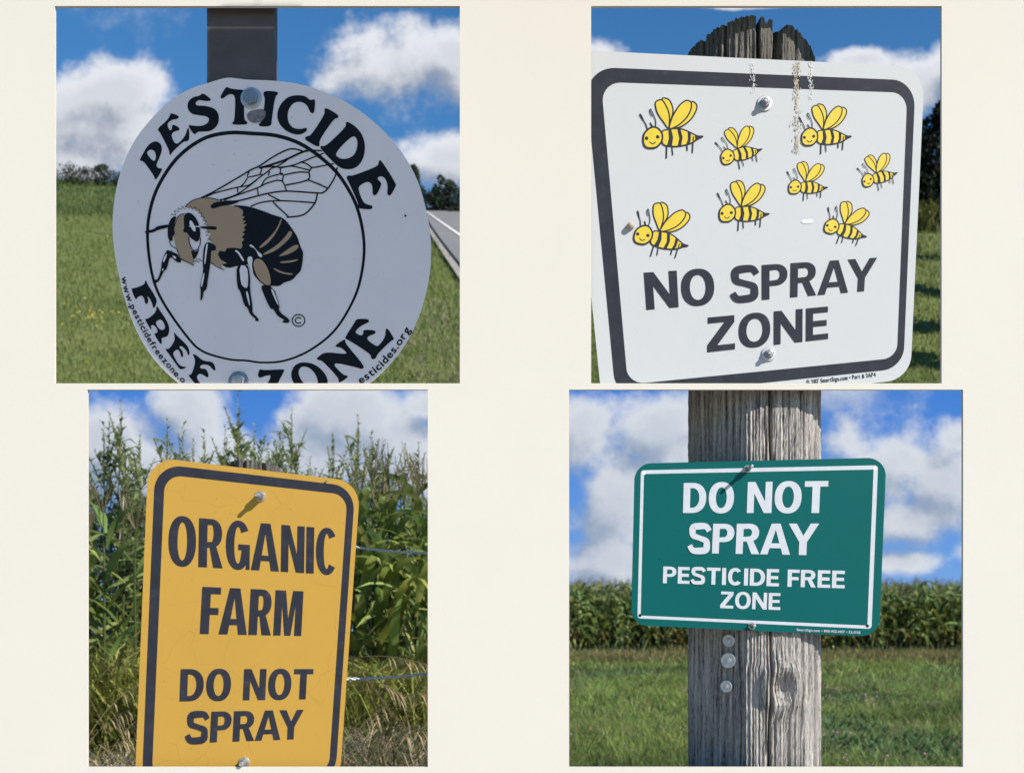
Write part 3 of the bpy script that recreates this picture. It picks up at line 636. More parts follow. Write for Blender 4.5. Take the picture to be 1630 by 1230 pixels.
    b.line(Z2([(420, 880), (522, 883)]), 1.5, W_, .0008)
    C(Z3, [(225, 105), (320, 150), (325, 170), (358, 212), (340, 232), (310, 225), (245, 165), (225, 250), (210, 295), (185, 310), (145, 400), (125, 415), (110, 425), (80, 415), (80, 400), (100, 395), (130, 390), (160, 290), (165, 215), (205, 125)], K, .0006)
    C(Z3, [(215, 140), (185, 180), (175, 225), (190, 225), (215, 160)], W_, .0007); C(Z3, [(258, 158), (305, 172), (300, 202)], W_, .0007); C(Z3, [(165, 290), (188, 288), (172, 312)], W_, .0007)
    C(Z3, [(610, 28), (680, 60), (690, 100), (660, 120), (640, 110), (635, 230), (610, 380), (600, 480), (565, 510), (565, 540), (550, 595), (535, 590), (540, 540), (535, 430), (565, 320), (558, 200), (572, 60)], K, .0006)
    C(Z3, [(612, 40), (590, 60), (572, 240), (585, 245), (600, 120)], W_, .0007); C(Z3, [(575, 315), (545, 400), (545, 460), (555, 460), (575, 360)], W_, .0007)
    C(Z3, [(882, 240), (985, 250), (1000, 280), (1018, 380), (1012, 480), (1040, 660), (1035, 710), (1090, 760), (1102, 792), (1060, 790), (1070, 770), (1015, 730), (990, 660), (960, 645), (920, 500), (890, 470)], K, .0006)
    C(Z3, [(910, 252), (985, 262), (998, 380), (990, 475), (960, 470), (925, 432)], W_, .0007); C(Z3, [(970, 505), (995, 505), (1015, 640), (1005, 640)], W_, .0007)
    C(Z3, [(862, 115), (895, 108), (962, 205), (945, 222), (900, 140)], W_, .0007)
    C(Z3, [(983, 195), (1010, 165), (1042, 182), (1030, 262), (1050, 350), (1010, 280)], W_, .0007)
    C(Z3, [(1040, 200), (1100, 178), (1155, 215), (1210, 320), (1228, 430), (1205, 462), (1150, 450), (1075, 380), (1035, 270)], K, .0008, 2)
    C(Z3, [(1050, 205), (1100, 187), (1150, 222), (1200, 320), (1218, 425), (1200, 450), (1150, 438), (1083, 370), (1047, 270)], T, .0009, 2)
    C(Z3, [(1120, 440), (1240, 460), (1300, 650), (1290, 680), (1315, 720), (1390, 770), (1395, 808), (1330, 808), (1325, 790), (1350, 780), (1280, 745), (1235, 670), (1210, 678), (1130, 500)], K, .0007)
    C(Z3, [(1210, 485), (1235, 485), (1290, 630), (1280, 640)], W_, .0008); C(Z3, [(1000, 65), (1030, 52), (1085, 120), (1130, 152), (1130, 182), (1095, 170), (1070, 100)], W_, .0007)
    for Z, p in ((Z2, [(1270, 810), (1285, 815), (1230, 940), (1150, 1040), (1080, 1085), (1065, 1075), (1180, 970), (1240, 890)]), (Z2, [(1355, 915), (1385, 945), (1330, 1020), (1220, 1110), (1110, 1150), (1105, 1135), (1230, 1060), (1310, 980)]),
                 (Z2, [(1415, 1050), (1440, 1060), (1420, 1100), (1330, 1145), (1240, 1165), (1300, 1120), (1370, 1070)]), (Z3, [(1490, 193), (1440, 225), (1310, 237), (1300, 220), (1400, 210)]), (Z3, [(1238, 278), (1330, 322), (1435, 335), (1410, 350), (1310, 332), (1245, 297)])): C(Z, p, T, .0003)
    b.build('bumblebee_picture', [M['black'], M['tan'], M['disc_enamel']], pn)
    cp = Print(f, .0006); cp.line([(475.2+10*math.cos(a), 510+9.4*math.sin(a)) for a in np.linspace(0, 2*math.pi, 30)[:-1]], 1.8, closed=True); cp.line([(475.2+5*math.cos(a), 510+4.6*math.sin(a)) for a in np.linspace(.8, 2*math.pi-.8, 16)], 1.9)
    cp.build('copyright_mark', [M['black']], pn)
    small_text(f, 'www.pesticidefreezone.org', spline([(193, 441), (197, 461), (205, 484), (216, 507), (228, 530), (240, 551), (253, 569), (266, 584), (280, 600), (294, 612), (306, 622)], n=4), 13.5, M['black'], pn)
    small_text(f, 'beyondpesticides.org', spline([(505, 652), (535, 637), (563, 618), (585, 604), (605, 588), (623, 569), (638, 549), (655, 523)], n=4), 17, M['black'], pn)
    bolt(f, 400, 157, 17, t, proud=.009, stud=0, hexr=.70); bolt(f, 380, 607, 16, t, proud=.009, stud=0, hexr=.72, mat=M['dullsteel'])
    st = Print(f, .0011); st.poly(chaikin([(392, 178), (420, 172), (424, 182), (418, 193), (406, 197), (394, 192)], 2)); st.build('rust_stain', [material('grey_wear', (.20, .19, .20), .8, vary=.4, scale=120)], pn)
    ho = Print(f, .0007); ho.disc((645.3, 343.5), 1.8); ho.build('drill_hole', [M['black']], pn)
round_sign()

# ------------------------------------------------------------------ the square sign with eight cartoon bees on a wooden post
def bees_sign():
    f = Face(1.766, 1200, 350); f.ymax = 613.0
    t = empty('sign_post', (f.c[0], f.c[1]+.1, 1.975)); tag(t, 'white square sign with yellow bees reading NO SPRAY ZONE on a cracked dark wooden post', 'sign')
    prof = [(130, 300), (200, 200), (330, 150), (500, 90), (680, 60), (850, 80), (862, 150), (885, 150), (892, 98), (1000, 100), (1012, 190), (1050, 185), (1092, 120), (1200, 150), (1330, 200), (1470, 270), (1500, 330)]
    Yp = 1.79; px_ = [((1080+x/6.52)-1205)/105 for x, y in prof]; pz = [P(0, 25+y/6.52, Yp)[2] for x, y in prof]
    rg = np.random.default_rng(3); jit = rg.normal(0, .0012, 200)
    top = lambda s: float(np.interp(s, px_, pz))+jit[int((s+1.3)*70) % 200]
    cx = P(1205, 0, 1.80)[0]
    wood_post('post', cx, 1.7715, .1125, EYE+.2128*2.0, 2.5, M['wood_dark'], t, ROUND(.1125), top, [(-.03+.0, .016, .05, 0), (.235, .035, .07, 0), (-.5, .012, .012, .02), (.55, .012, .014, -.02), (-.75, .02, .01, 0)], M_=420, K=60, groove=.0013, seed=3)
    Q = [(901, 79), (1472, 107), (1449, 603), (960, 657)]
    pn = panel(f, rounded(Q, .085), M['white_enamel'], t)
    pr = Print(f); pr.poly([rounded(Q, .075, (.040, .028, .039, .042)), rounded(Q, .05, (.077, .053, .074, .082))[::-1]]); pr.build('border', [M['charcoal']], pn)
    lettering(f, 'NO SPRAY', [(1024.7, 434), (1396.5, 410), (1393, 462), (1029, 493.3)], M['charcoal'], pn, .225, .17, .085)
    lettering(f, 'ZONE', [(1125.3, 505.5), (1318.7, 487.6), (1318.2, 539.4), (1125.8, 560.7)], M['charcoal'], pn, .225, .175, .095)
    small_text(f, '© 2017 SmartSign.com • Part # 3AP4', [(1284, 611.5), (1395, 599)], 9.5, M['charcoal'], pn)
    # one bee, drawn in the pixels of an enlarged view; head (345, 730) and tail tip (1170, 745) are the handles
    yel = dict(backL=[(515, 120), (580, 98), (640, 135), (680, 230), (688, 330), (640, 480), (600, 590), (560, 400)],
               frontL=[(600, 590), (530, 490), (440, 350), (405, 220), (415, 150), (470, 120), (520, 125), (570, 200), (610, 300), (628, 400), (620, 520)],
               backR=[(620, 590), (850, 400), (985, 187), (1040, 180), (1080, 230), (1070, 310), (1000, 430), (900, 520), (780, 580)],
               frontR=[(620, 590), (660, 440), (720, 330), (800, 220), (900, 150), (960, 155), (995, 200), (980, 300), (920, 410), (830, 500), (720, 570)],
               body=[(500, 640), (590, 610), (700, 598), (800, 605), (900, 640), (990, 690), (1080, 735), (1165, 742), (1080, 780), (1000, 830), (900, 865), (760, 888), (640, 883), (500, 840)],
               head=[(380, 560), (440, 590), (490, 660), (500, 740), (470, 820), (400, 885), (320, 900), (240, 890), (195, 840), (185, 760), (200, 670), (260, 600), (320, 565)])
    Y_, K = 0, 1
    def bee(head, tail):
        a, b = complex(345, 730), complex(1170, 745); k = (complex(*tail)-complex(*head))/(b-a); sc = abs(k)
        X = lambda p: [((z := complex(*head)+k*(complex(*q)-a)).real, z.imag) for q in p]
        pr = Print(f, .0004)
        def shape(n, l, w):
            s = spline(X(yel[n]), True, 3); pr.poly(s, Y_, l); pr.line(s, w*sc, K, l+.00005, closed=True)
        shape('backL', .0000, 24); shape('frontL', .0001, 24); shape('backR', .0002, 24); shape('frontR', .0003, 24); shape('body', .0004, 24)
        for p in ([(600, 610), (650, 610), (675, 740), (650, 880), (570, 865), (605, 760)], [(745, 600), (800, 610), (830, 740), (800, 885), (740, 888), (775, 760)], [(915, 650), (968, 680), (960, 800), (940, 850), (880, 870), (915, 780)], [(1030, 712), (1080, 730), (1172, 743), (1070, 787), (1000, 832), (1035, 780)]): pr.poly(X(p), K, .0005)
        for p, w_ in (([(565, 880), (552, 1070)], 22), ([(650, 890), (660, 1025)], 18), ([(897, 860), (898, 960)], 20), ([(1005, 745), (997, 830), (982, 1000)], 20)): pr.line(X(p), w_*sc, K, .0006)
        pr.poly(spline(X(yel['head']), True, 3), Y_, .0006); pr.line(spline(X(yel['head']), True, 3), 30*sc, K, .00065, closed=True)
        pr.disc(X([(240, 738)])[0], 30*sc, K, .0007); pr.disc(X([(422, 722)])[0], 30*sc, K, .0007)
        pr.line(spline(X([(288, 800), (318, 825), (345, 832), (385, 805)]), n=3), 17*sc, K, .0007)
        pr.line(X([(152, 345), (170, 380), (200, 440)]), [30*sc, 32*sc, 20*sc], K, .0006); pr.line(X([(198, 436), (235, 500), (262, 590)]), 17*sc, K, .0006)
        pr.line(spline(X([(350, 380), (322, 340), (312, 300), (322, 258), (350, 310), (385, 400), (402, 470), (396, 550)]), n=3), 15*sc, K, .0006); pr.line(X([(312, 490), (345, 548)]), 21*sc, K, .0006)
        pr.build('bee_picture', [M['bee_yellow'], M['charcoal']], pn)
    for h, tl in [((1039.4, 219.2), (1119.7, 217.5)), ((1158.2, 249.6), (1213.5, 237.2)), ((1289, 218), (1355.9, 217.3)), ((1265.6, 297.8), (1318, 298.5)), ((1381.9, 286.8), (1429.2, 274.8)), ((1158, 339.3), (1225.1, 340.6)), ((1024.4, 374), (1096, 391.6)), ((1324.2, 360.4), (1380.1, 377))]: bee(h, tl)
    bolt(f, 1217, 165.5, 12.5, t, proud=.009, stud=.005); bolt(f, 1223, 564, 11.5, t, proud=.009, stud=.005)
    def streak(x, y0, y1, w_, mat, seed, dens):
        rg = random.Random(seed); pr = Print(f, .0009)
        for k in range(dens):
            y = y0+(y1-y0)*rg.random()**1.3; xx = x+rg.gauss(0, w_*.33); r = w_*rg.uniform(.04, .13)
            pr.poly([(xx+r*math.cos(a)*rg.uniform(.5, 1.2), y-r*2.2*math.sin(a)*rg.uniform(.5, 1.3)) for a in np.linspace(0, 2*math.pi, 9)[:-1]], 0, k*1e-6)
        pr.build('stain', [mat], pn)
    streak(1199, 100, 148, 6, M['dropping'], 1, 90); streak(1291, 98, 160, 7, M['dropping'], 2, 100); streak(1268, 100, 245, 9, M['drip'], 3, 230); streak(1287, 208, 214, 5, M['dropping'], 4, 14)
    pr = Print(f, .0006); pr.poly(chaikin([(1275, 350), (1292, 348), (1296, 352), (1290, 356), (1276, 356)], 2)); pr.build('scuff', [M['dropping']], pn)
    mb = MB(); c = f.at(1003, 361); mb.lathe(c, [(.0058, 0), (.0062, .003), (.005, .008), (.002, .010)], 9); mb.build('mud_dauber_lump', M['drip'], t, origin=c)
bees_sign()

# ------------------------------------------------------------------ the yellow farm sign on a fence post
def farm_sign():
    f = Face(1.768, 400, 950)
    t = empty('sign_post', (f.c[0], f.c[1]+.06, 0)); tag(t, 'tall yellow sign reading ORGANIC FARM DO NOT SPRAY on a wooden fence post', 'sign')
    cx = P(407, 0, 1.80)[0]; jit = np.random.default_rng(5).normal(0, .002, 50)
    top = lambda s: float(np.interp(s, [-1, -.8, -.4, 0, .5, .8, 1], [P(0, y, 1.79)[2] for y in (743, 731, 731, 735, 738, 740, 752)]))+jit[int((s+1.2)*20) % 50]
    wood_post('post', cx, 1.773, .0445, 0, 1.85, M['wood_dark'], t, ROUND(.0445), top, [(-.3, .05, .01, 0), (.4, .04, .01, 0)], M_=140, K=60, groove=.0016, seed=6)
    Q = [(236, 726.5), (573.5, 766.7), (540, 1249), (214, 1262)]
    pn = panel(f, rounded(Q, .12, aspect=.66), M['yellow_enamel'], t)
    pr = Print(f); pr.poly([rounded(Q, .115, (.031, .024, .017, .02), .66), rounded(Q, .075, (.074, .061, .045, .046), .66)[::-1]]); pr.build('border', [M['charcoal']], pn)
    lettering(f, 'ORGANIC', [(269, 820.3), (537.3, 842), (536.3, 914.4), (267.6, 899)], M['charcoal'], pn, .172, .125, .085)
    lettering(f, 'FARM', [(322.2, 933.4), (483.2, 940.7), (479.5, 1011.5), (318, 1008.3)], M['charcoal'], pn, .185, .145, .085)
    lettering(f, 'DO NOT', [(287.6, 1064.3), (499.1, 1064.3), (496.5, 1112), (285.8, 1115.6)], M['charcoal'], pn, .225, .165, .085)
    lettering(f, 'SPRAY', [(298.1, 1132.8), (483.5, 1128.9), (481.6, 1175.3), (295.3, 1182.5)], M['charcoal'], pn, .225, .17, .07)
    bolt(f, 414.7, 790, 8.5, t, proud=.018, stud=.010, hexr=.74); bolt(f, 389, 1213, 9, t, proud=.014, stud=.008, hexr=.74)
    bolt(f, 520, 765.5, 3, t, 'staple', proud=.003, stud=0, washer=False)
farm_sign()

# ------------------------------------------------------------------ the green sign on a thick wooden pole
def green_sign():
    f = Face(1.766, 1207, 870)
    t = empty('sign_post', (f.c[0], f.c[1]+.1, 0)); tag(t, 'green sign reading DO NOT SPRAY PESTICIDE FREE ZONE on a thick grey wooden pole', 'sign')
    cx = P(1211, 0, 1.80)[0]; hw = .103
    sec = [(-.1035, .125), (-.098, .092), (-.062, .049), (-.024, .007), (.012, 0.0), (.060, .004), (.092, .022), (.103, .055), (.1035, .10), (.080, .150), (.02, .175), (-.05, .165), (-.09, .135)]
    kz = P(0, 1093, 1.775)[2]; kx = P(1242, 0, 1.775)[0]-cx
    wood_post('post', cx, 1.7715, hw, .0, 1.9695, M['wood_pale'], t, sec, None, [(.10, .016, .022, -.06), (.0, .010, .008, .10), (.38, .010, .006, .02), (.62, .008, .005, .0), (-.35, .010, .006, .0), (.16, .007, .005, .03), (.82, .008, .004, 0)], slope=.2099, M_=330, K=260, groove=.0016, seed=9, knot=(kx, kz, .021))
    mb = MB(); c = (cx+kx, 1.7775, kz); mb.lathe(c, [(.012, -.008), (.011, -.003), (.007, .0), (.003, -.001)], 11); mb.build('knot', M['wood_knot'], t, origin=c)
    Q = [(1010.5, 737.6), (1411, 727.9), (1399.5, 1013.2), (1004.6, 994)]
    pn = panel(f, rounded(Q, .07, aspect=1.45), M['green_enamel'], t)
    pr = Print(f); pr.poly([rounded(Q, .012, (.0275, .029, .042, .043), 1.45, 4), rounded(Q, .006, (.0415, .0445, .065, .061), 1.45, 4)[::-1]]); pr.build('border', [M['print_white']], pn)
    q = lambda p: [(1000+x/3.881, 720+y/3.881) for x, y in p]; W_ = M['print_white']
    lettering(f, 'DO NOT', q([(343, 188), (1237, 175), (1228, 373), (338, 373)]), W_, pn, .235, .175, .085)
    lettering(f, 'SPRAY', q([(378, 440), (1180, 438), (1172, 634), (370, 620)]), W_, pn, .235, .175, .07)
    lettering(f, 'PESTICIDE FREE', q([(217, 703), (1340, 730), (1337, 838), (214, 806)]), W_, pn, .24, .185, .085)
    lettering(f, 'ZONE', q([(572, 857), (942, 868), (939, 972), (567, 960)]), W_, pn, .22, .17, .09)
    small_text(f, 'SmartSign.com • 800-952-1457 • S2-1705', q([(1040, 1100), (1435, 1119)]), 5.4, W_, pn)
    bare = material('bare_metal', (.75, .76, .78), .5)
    for p, r, m in zip(q([(73, 1005), (1478, 1070), (97, 127), (1523, 98)]), (2.4, 2.4, 2.9, 2.9), (M['black'], M['black'], bare, bare)):
        hb = Print(f, .0007); hb.disc(p, r); hb.build('mounting_hole', [m], pn)
    bolt(f, 1189.4, 746.5, 6, t, proud=.014, stud=.020, hexr=.78); bolt(f, 1196.6, 995.7, 6, t, proud=.012, stud=.008, hexr=.78)
    for (x, y, r, d) in ((1160.4, 1018.8, 10.5, .040), (1159.4, 1050.7, 12.5, .040), (1156.2, 1092, 10, .043)):
        c = P(x, y, 1.7715+d-.012); m = r/1000; mb = MB(); n = 26; V = []
        # washers lie on the slanting side of the pole, turned a little to the shade
        ax = np.array([.93, -.36*-1, 0]); ax = np.array([.88, -.475, 0]); up = np.array([0, 0, 1.]); nr = np.array([-.475, -.88, 0])
        for rr, dd in ((1.0, 0), (1.0, .0015), (.9, .002), (.38, .0014), (.36, .003), (.2, .0035)):
            for k in range(n): a = 2*math.pi*k/n; V.append(np.array(c)+ax*m*rr*math.cos(a)+up*m*rr*math.sin(a)+nr*dd)
        mb.add(V, [(j*n+k, j*n+(k+1) % n, (j+1)*n+(k+1) % n, (j+1)*n+k) for j in range(5) for k in range(n)]+[tuple(5*n+k for k in range(n))])
        mb.build('nail_washer', M['steel'], t, origin=c)
green_sign()

# ------------------------------------------------------------------ a round board added out of view to keep the bumblebee sign in the shade
def shade_board():
    d = np.array([1.2, -1.0, 1.1])*.6; f = Face(1.764, 430, 380)
    o = clip_low(ROUND_OUTLINE, 614); cx, cy = 430, 380
    o = [(cx+(x-cx)*1.028, cy+(y-cy)*(1.028 if y < cy else 1.0)) for x, y in o]
    pts = [f.at(x, y)+d for x, y in o]; c = f.at(cx, cy)+d; n = len(pts)
    t = empty('shade_board', (2.7, c[1], 0)); tag(t, 'unseen round board on a gallows post, added to shade the bumblebee sign', 'board')
    mb = MB(); k = [tuple(q) for q in pts]; mb.add(k+[(q[0], q[1]+.008, q[2]) for q in k], [tuple(range(n)), tuple(range(2*n-1, n-1, -1))]+[(i, i+n, (i+1) % n+n, (i+1) % n) for i in range(n)]); mb.build('disc', M['bark'], t, origin=c)
    a = f.at(383, 50)+d; mb = MB(); mb.box((a[0]-.062, c[1]+.0085, c[2]+.2), (a[0]+.062, c[1]+.016, a[2])); mb.build('hanger', M['bark'], t, origin=c)
    mb = MB(); mb.tube([(a[0], c[1]+.012, a[2]-.02), (a[0], c[1]+.012, 3.75)], .0007, 5); mb.build('rod', M['dullsteel'], t, origin=c)
    mb = MB(); mb.box((2.66, c[1]-.04, 0), (2.74, c[1]+.04, 3.87)); mb.build('post', M['bark'], t, origin=(2.7, c[1], 0))
    mb = MB(); mb.box((a[0]-.3, c[1]-.025, 3.75), (2.66, c[1]+.045, 3.82)); mb.build('arm', M['bark'], t, origin=(2.7, c[1], 3.75))
shade_board()

# ------------------------------------------------------------------ barbed wire beside the farm sign
def fence():
    mb_post = None
    ex, ey = .0, 1.93
    t = wood_post('fence_post', ex, ey-.04, .04, 0, 2.05, M['wood_dark'], None, ROUND(.04), None, (), M_=60, K=20, seed=8)
    tag(t, 'dark wooden fence post hidden behind the cream board, carrying two wires', 'fence post')
    for k, (ya, yb, lab) in enumerate(((852, 872, 'upper twisted barbed wire running from the yellow sign into the corn'), (1078, 1061, 'lower twisted barbed wire running past dry grass beside the yellow sign'))):
        a, b = P(455, ya, 1.815), P(700, yb, 1.90); b = a+(b-a)*((ex-.03-a[0])/(b[0]-a[0])); mb = MB(); d = b-a; L = np.linalg.norm(d); d /= L; n1 = np.cross(d, (0, 0, 1.)); n1 /= np.linalg.norm(n1); n2 = np.cross(d, n1); N = 170
        for ph in (0, math.pi):
            mb.tube([a+d*L*i/N+.0014*(math.cos(ph+i*L/N*260)*n1+math.sin(ph+i*L/N*260)*n2)-np.array([0, 0, .012*math.sin(math.pi*i/N)]) for i in range(N+1)], .0012, 5)
        if k == 0:
            for s in (.58,):
                q = a+d*L*s-np.array([0, 0, .012*math.sin(math.pi*s)]); mb.tube([q+np.array([-.008, -.002, .009]), q, q+np.array([.008, -.002, -.009])], .0011, 5); mb.tube([q+np.array([.009, .002, .007]), q, q+np.array([-.006, .002, -.010])], .0011, 5)
        tag(mb.build('barbed_wire', M['wire'], None, origin=a), lab, 'wire')
fence()

# ------------------------------------------------------------------ plants
def leaf_strip(mb, base, az, length, width, rise, droop, tone, seg=7, rng=random, twist=0.0, fold=.25):
    """an arching grass-like leaf with a folded midrib"""
    d = np.array([math.cos(az), math.sin(az), 0]); sd = np.array([-math.sin(az), math.cos(az), 0]); p = np.array(base, float); V = []; C = []
    for i in range(seg+1):
        t = i/seg; ang = rise-droop*t**1.5
        wd = width*(.35+2.2*t if t < .25 else (1.0-(max(0, t-.35)/.65)**1.8))*.5; wd = min(wd, width*.5); wd = max(wd, width*.01)
        up = np.array([0, 0, 1.])*math.cos(ang)-d*math.sin(ang); tw = twist*t
        s2 = sd*math.cos(tw)+up*math.sin(tw)
        V += [p-s2*wd+up*wd*fold, p, p+s2*wd+up*wd*fold]; k = tone*(.9+.25*t); C += [k, k*1.18, k]
        p = p+(d*math.cos(ang)+np.array([0, 0, 1.])*math.sin(ang))*length/seg
    mb.add(V, [(3*i+a, 3*i+a+1, 3*i+a+4, 3*i+a+3) for i in range(seg) for a in (0, 1)], 0, np.array(C))

def corn_parts(H, n, seed, seg=6, tassel=True, far=False):
    rg = random.Random(seed); st = MB(); lv = []; G = np.array([.20, .27, .095]) if far else np.array([.215, .28, .078])
    st.tube([(0, 0, 0), (.01, 0, H*.4), (.0, .01, H*.75), (.01, .01, H*.93)], [.014, .013, .009, .004], 5, c=(.075, .10, .03))
    a0 = rg.uniform(0, math.pi)
    for i in range(n):
        t = (i+.6)/n; z = H*(.12+.76*t); az = a0+math.pi*(i % 2)+rg.uniform(-.5, .5); ln = H*rg.uniform(.28, .42)*(1.1-.45*abs(t-.45))*(1 if t < .7 else .72); tone = G*rg.uniform(.5, 1.45)*np.array([rg.uniform(.85, 1.25), 1, rg.uniform(.8, 1.2)])
        if t < .18 and rg.random() < .6: tone = np.array([.17, .13, .05])*rg.uniform(.7, 1.1)
        if rg.random() < .07: tone = np.array([.16, .17, .03])
        mb = MB(); leaf_strip(mb, (.01*math.cos(az), .01*math.sin(az), z), az, ln, H*rg.uniform(*((.046, .066) if far else (.024, .034))), rg.uniform(.85, 1.25), rg.uniform(1.3, 2.4), tone, seg, rg, rg.uniform(-.9, .9)); lv.append(mb)
    if tassel:
        for i in range(6):
            az = rg.uniform(0, 6.3); sp = rg.uniform(.03, .12); st.tube([(0.01, .01, H*.92), (.01+sp*.6*math.cos(az), .01+sp*.6*math.sin(az), H*.98), (.01+sp*math.cos(az), .01+sp*math.sin(az), H*rg.uniform(1.0, 1.06))], [.003, .004, .002], 3, c=(.20, .16, .085))
    return st, lv
def merge(*mbs):
    o = MB()
    for m in mbs:
        k = o.n
        for v, c in zip(m.v, m.c): o.v.append(v); o.c.append(c)
        o.f += [tuple(i+k for i in q) for q in m.f]; o.m += m.m; o.n += m.n
    return o
def link_copy(me, name, loc, rz=0, sc=(1, 1, 1), parent=None):
    o = bpy.data.objects.new(name, me); COL.objects.link(o); o.location = loc; o.rotation_euler = (0, 0, rz); o.scale = sc; o.parent = parent; return o

# the corn field behind the green sign: 300 plants of the front rows as things, the rows behind them as one mass
def corn_field():
    protos = []
    for k in range(7):
        st, lv = corn_parts(3.05, 11, 100+k, 5, far=True); ob = merge(st, *lv).build('corn_plant', M['cornleaf'], cols=True); protos.append(ob.data); bpy.data.objects.remove(ob)
    rg = random.Random(4); n = 0; rest = []
    for r in range(9):
        Y = 43.8+.72*r; x = -6.0
        while x < 34:
            x += rg.uniform(.13, .23); y = Y+rg.uniform(-.08, .08); sc = rg.uniform(.84, 1.06)*(1.0+.010*r)
            vis = .050*Y < x < .413*Y and not (.112*Y < x < .282*Y)
            if vis and n < 300 and r < 7:
                o = link_copy(protos[rg.randrange(7)], 'corn_plant', (x, y, -.02), rg.uniform(0, 6.28), (sc*1.05, sc*1.05, sc)); n += 1
                tag(o, 'tall green corn plant at the edge of the field behind the green sign', 'corn plant', 'corn plants at the edge of the field')
            else: rest.append((x, y, rg.uniform(0, 6.28), sc, rg.randrange(7)))
    pv = []
    for me in protos:
        v = np.zeros(len(me.vertices)*3); me.vertices.foreach_get('co', v); c = np.zeros(len(me.vertices)*4, dtype=np.float32); me.color_attributes[0].data.foreach_get('color', c)
        pv.append((v.reshape(-1, 3), [tuple(p.vertices) for p in me.polygons], c.reshape(-1, 4)[:, :3]))
    mb = MB()
    for x, y, a, sc, k in rest:
        v, fs, c = pv[k]; ca, sa = math.cos(a), math.sin(a); q = np.stack([v[:, 0]*ca-v[:, 1]*sa, v[:, 0]*sa+v[:, 1]*ca, v[:, 2]], 1)*sc+np.array([x, y, -.02]); mb.add(q, fs, 0, c)
    tag(mb.build('corn_rows', M['cornleaf'], cols=True), 'deep rows of green corn filling the field behind', 'corn', kind='stuff')
corn_field()

def blades(name, pts, height, width, tone, mat, lean=.35, curl=.5, rng=RNG, label=None, cat=None, arr=None):
    """many grass blades as one mesh"""
    n = len(pts); az = rng.uniform(0, 2*np.pi, n); fa = rng.uniform(0, 2*np.pi, n); d = np.stack([np.cos(az), np.sin(az), 0*az], 1); s = np.stack([np.cos(fa), np.sin(fa), 0*fa], 1)
    h = np.asarray(height)[:, None]; w_ = np.asarray(width)[:, None]; l = (rng.uniform(.1, 1, n)*lean)[:, None]; c = (rng.uniform(.2, 1, n)*curl)[:, None]; up = np.array([0, 0, 1.])
    p = np.asarray(pts); m1 = p+up*h*.5+d*h*l*.45; m2 = p+up*h*.83+d*h*(l*.8+c*.25); tp = p+up*h*(1-.22*c)+d*h*(l+c*.75)
    V = np.stack([p-s*w_*.5, p+s*w_*.5, m1-s*w_*.5, m1+s*w_*.5, m2-s*w_*.33, m2+s*w_*.33, tp], 1).reshape(-1, 3)
    b = np.arange(n)*7
    q = np.concatenate([np.stack([b, b+1, b+3, b+2], 1), np.stack([b+2, b+3, b+5, b+4], 1)]); t3 = np.stack([b+4, b+5, b+6], 1)
    me = bpy.data.meshes.new(name); nq, nt = len(q), len(t3)
    me.vertices.add(len(V)); me.vertices.foreach_set('co', V.ravel().astype(np.float32))
    idx = np.concatenate([q.ravel(), t3.ravel()]).astype(np.int32); me.loops.add(len(idx)); me.loops.foreach_set('vertex_index', idx)
    me.polygons.add(nq+nt); me.polygons.foreach_set('loop_start', np.concatenate([np.arange(nq)*4, nq*4+np.arange(nt)*3]).astype(np.int32))
    me.update(calc_edges=True); me.materials.append(mat)
    a = me.color_attributes.new('tone', 'FLOAT_COLOR', 'POINT'); C = np.ones((n, 7, 4), dtype=np.float32); C[:, :, :3] = np.asarray(tone)[:, None, :]; a.data.foreach_set('color', C.ravel())
    o = bpy.data.objects.new(name, me); COL.objects.link(o); return tag(o, label, cat, kind='stuff')

def smooth_noise(x, y, s, seed):
    r = np.random.default_rng(seed); ph = r.uniform(0, 6.28, (6, 2)); fr = r.normal(0, 1, (6, 2))*s
    return sum(np.sin(x*fr[k, 0]+y*fr[k, 1]+ph[k, 0]) for k in range(6))/6

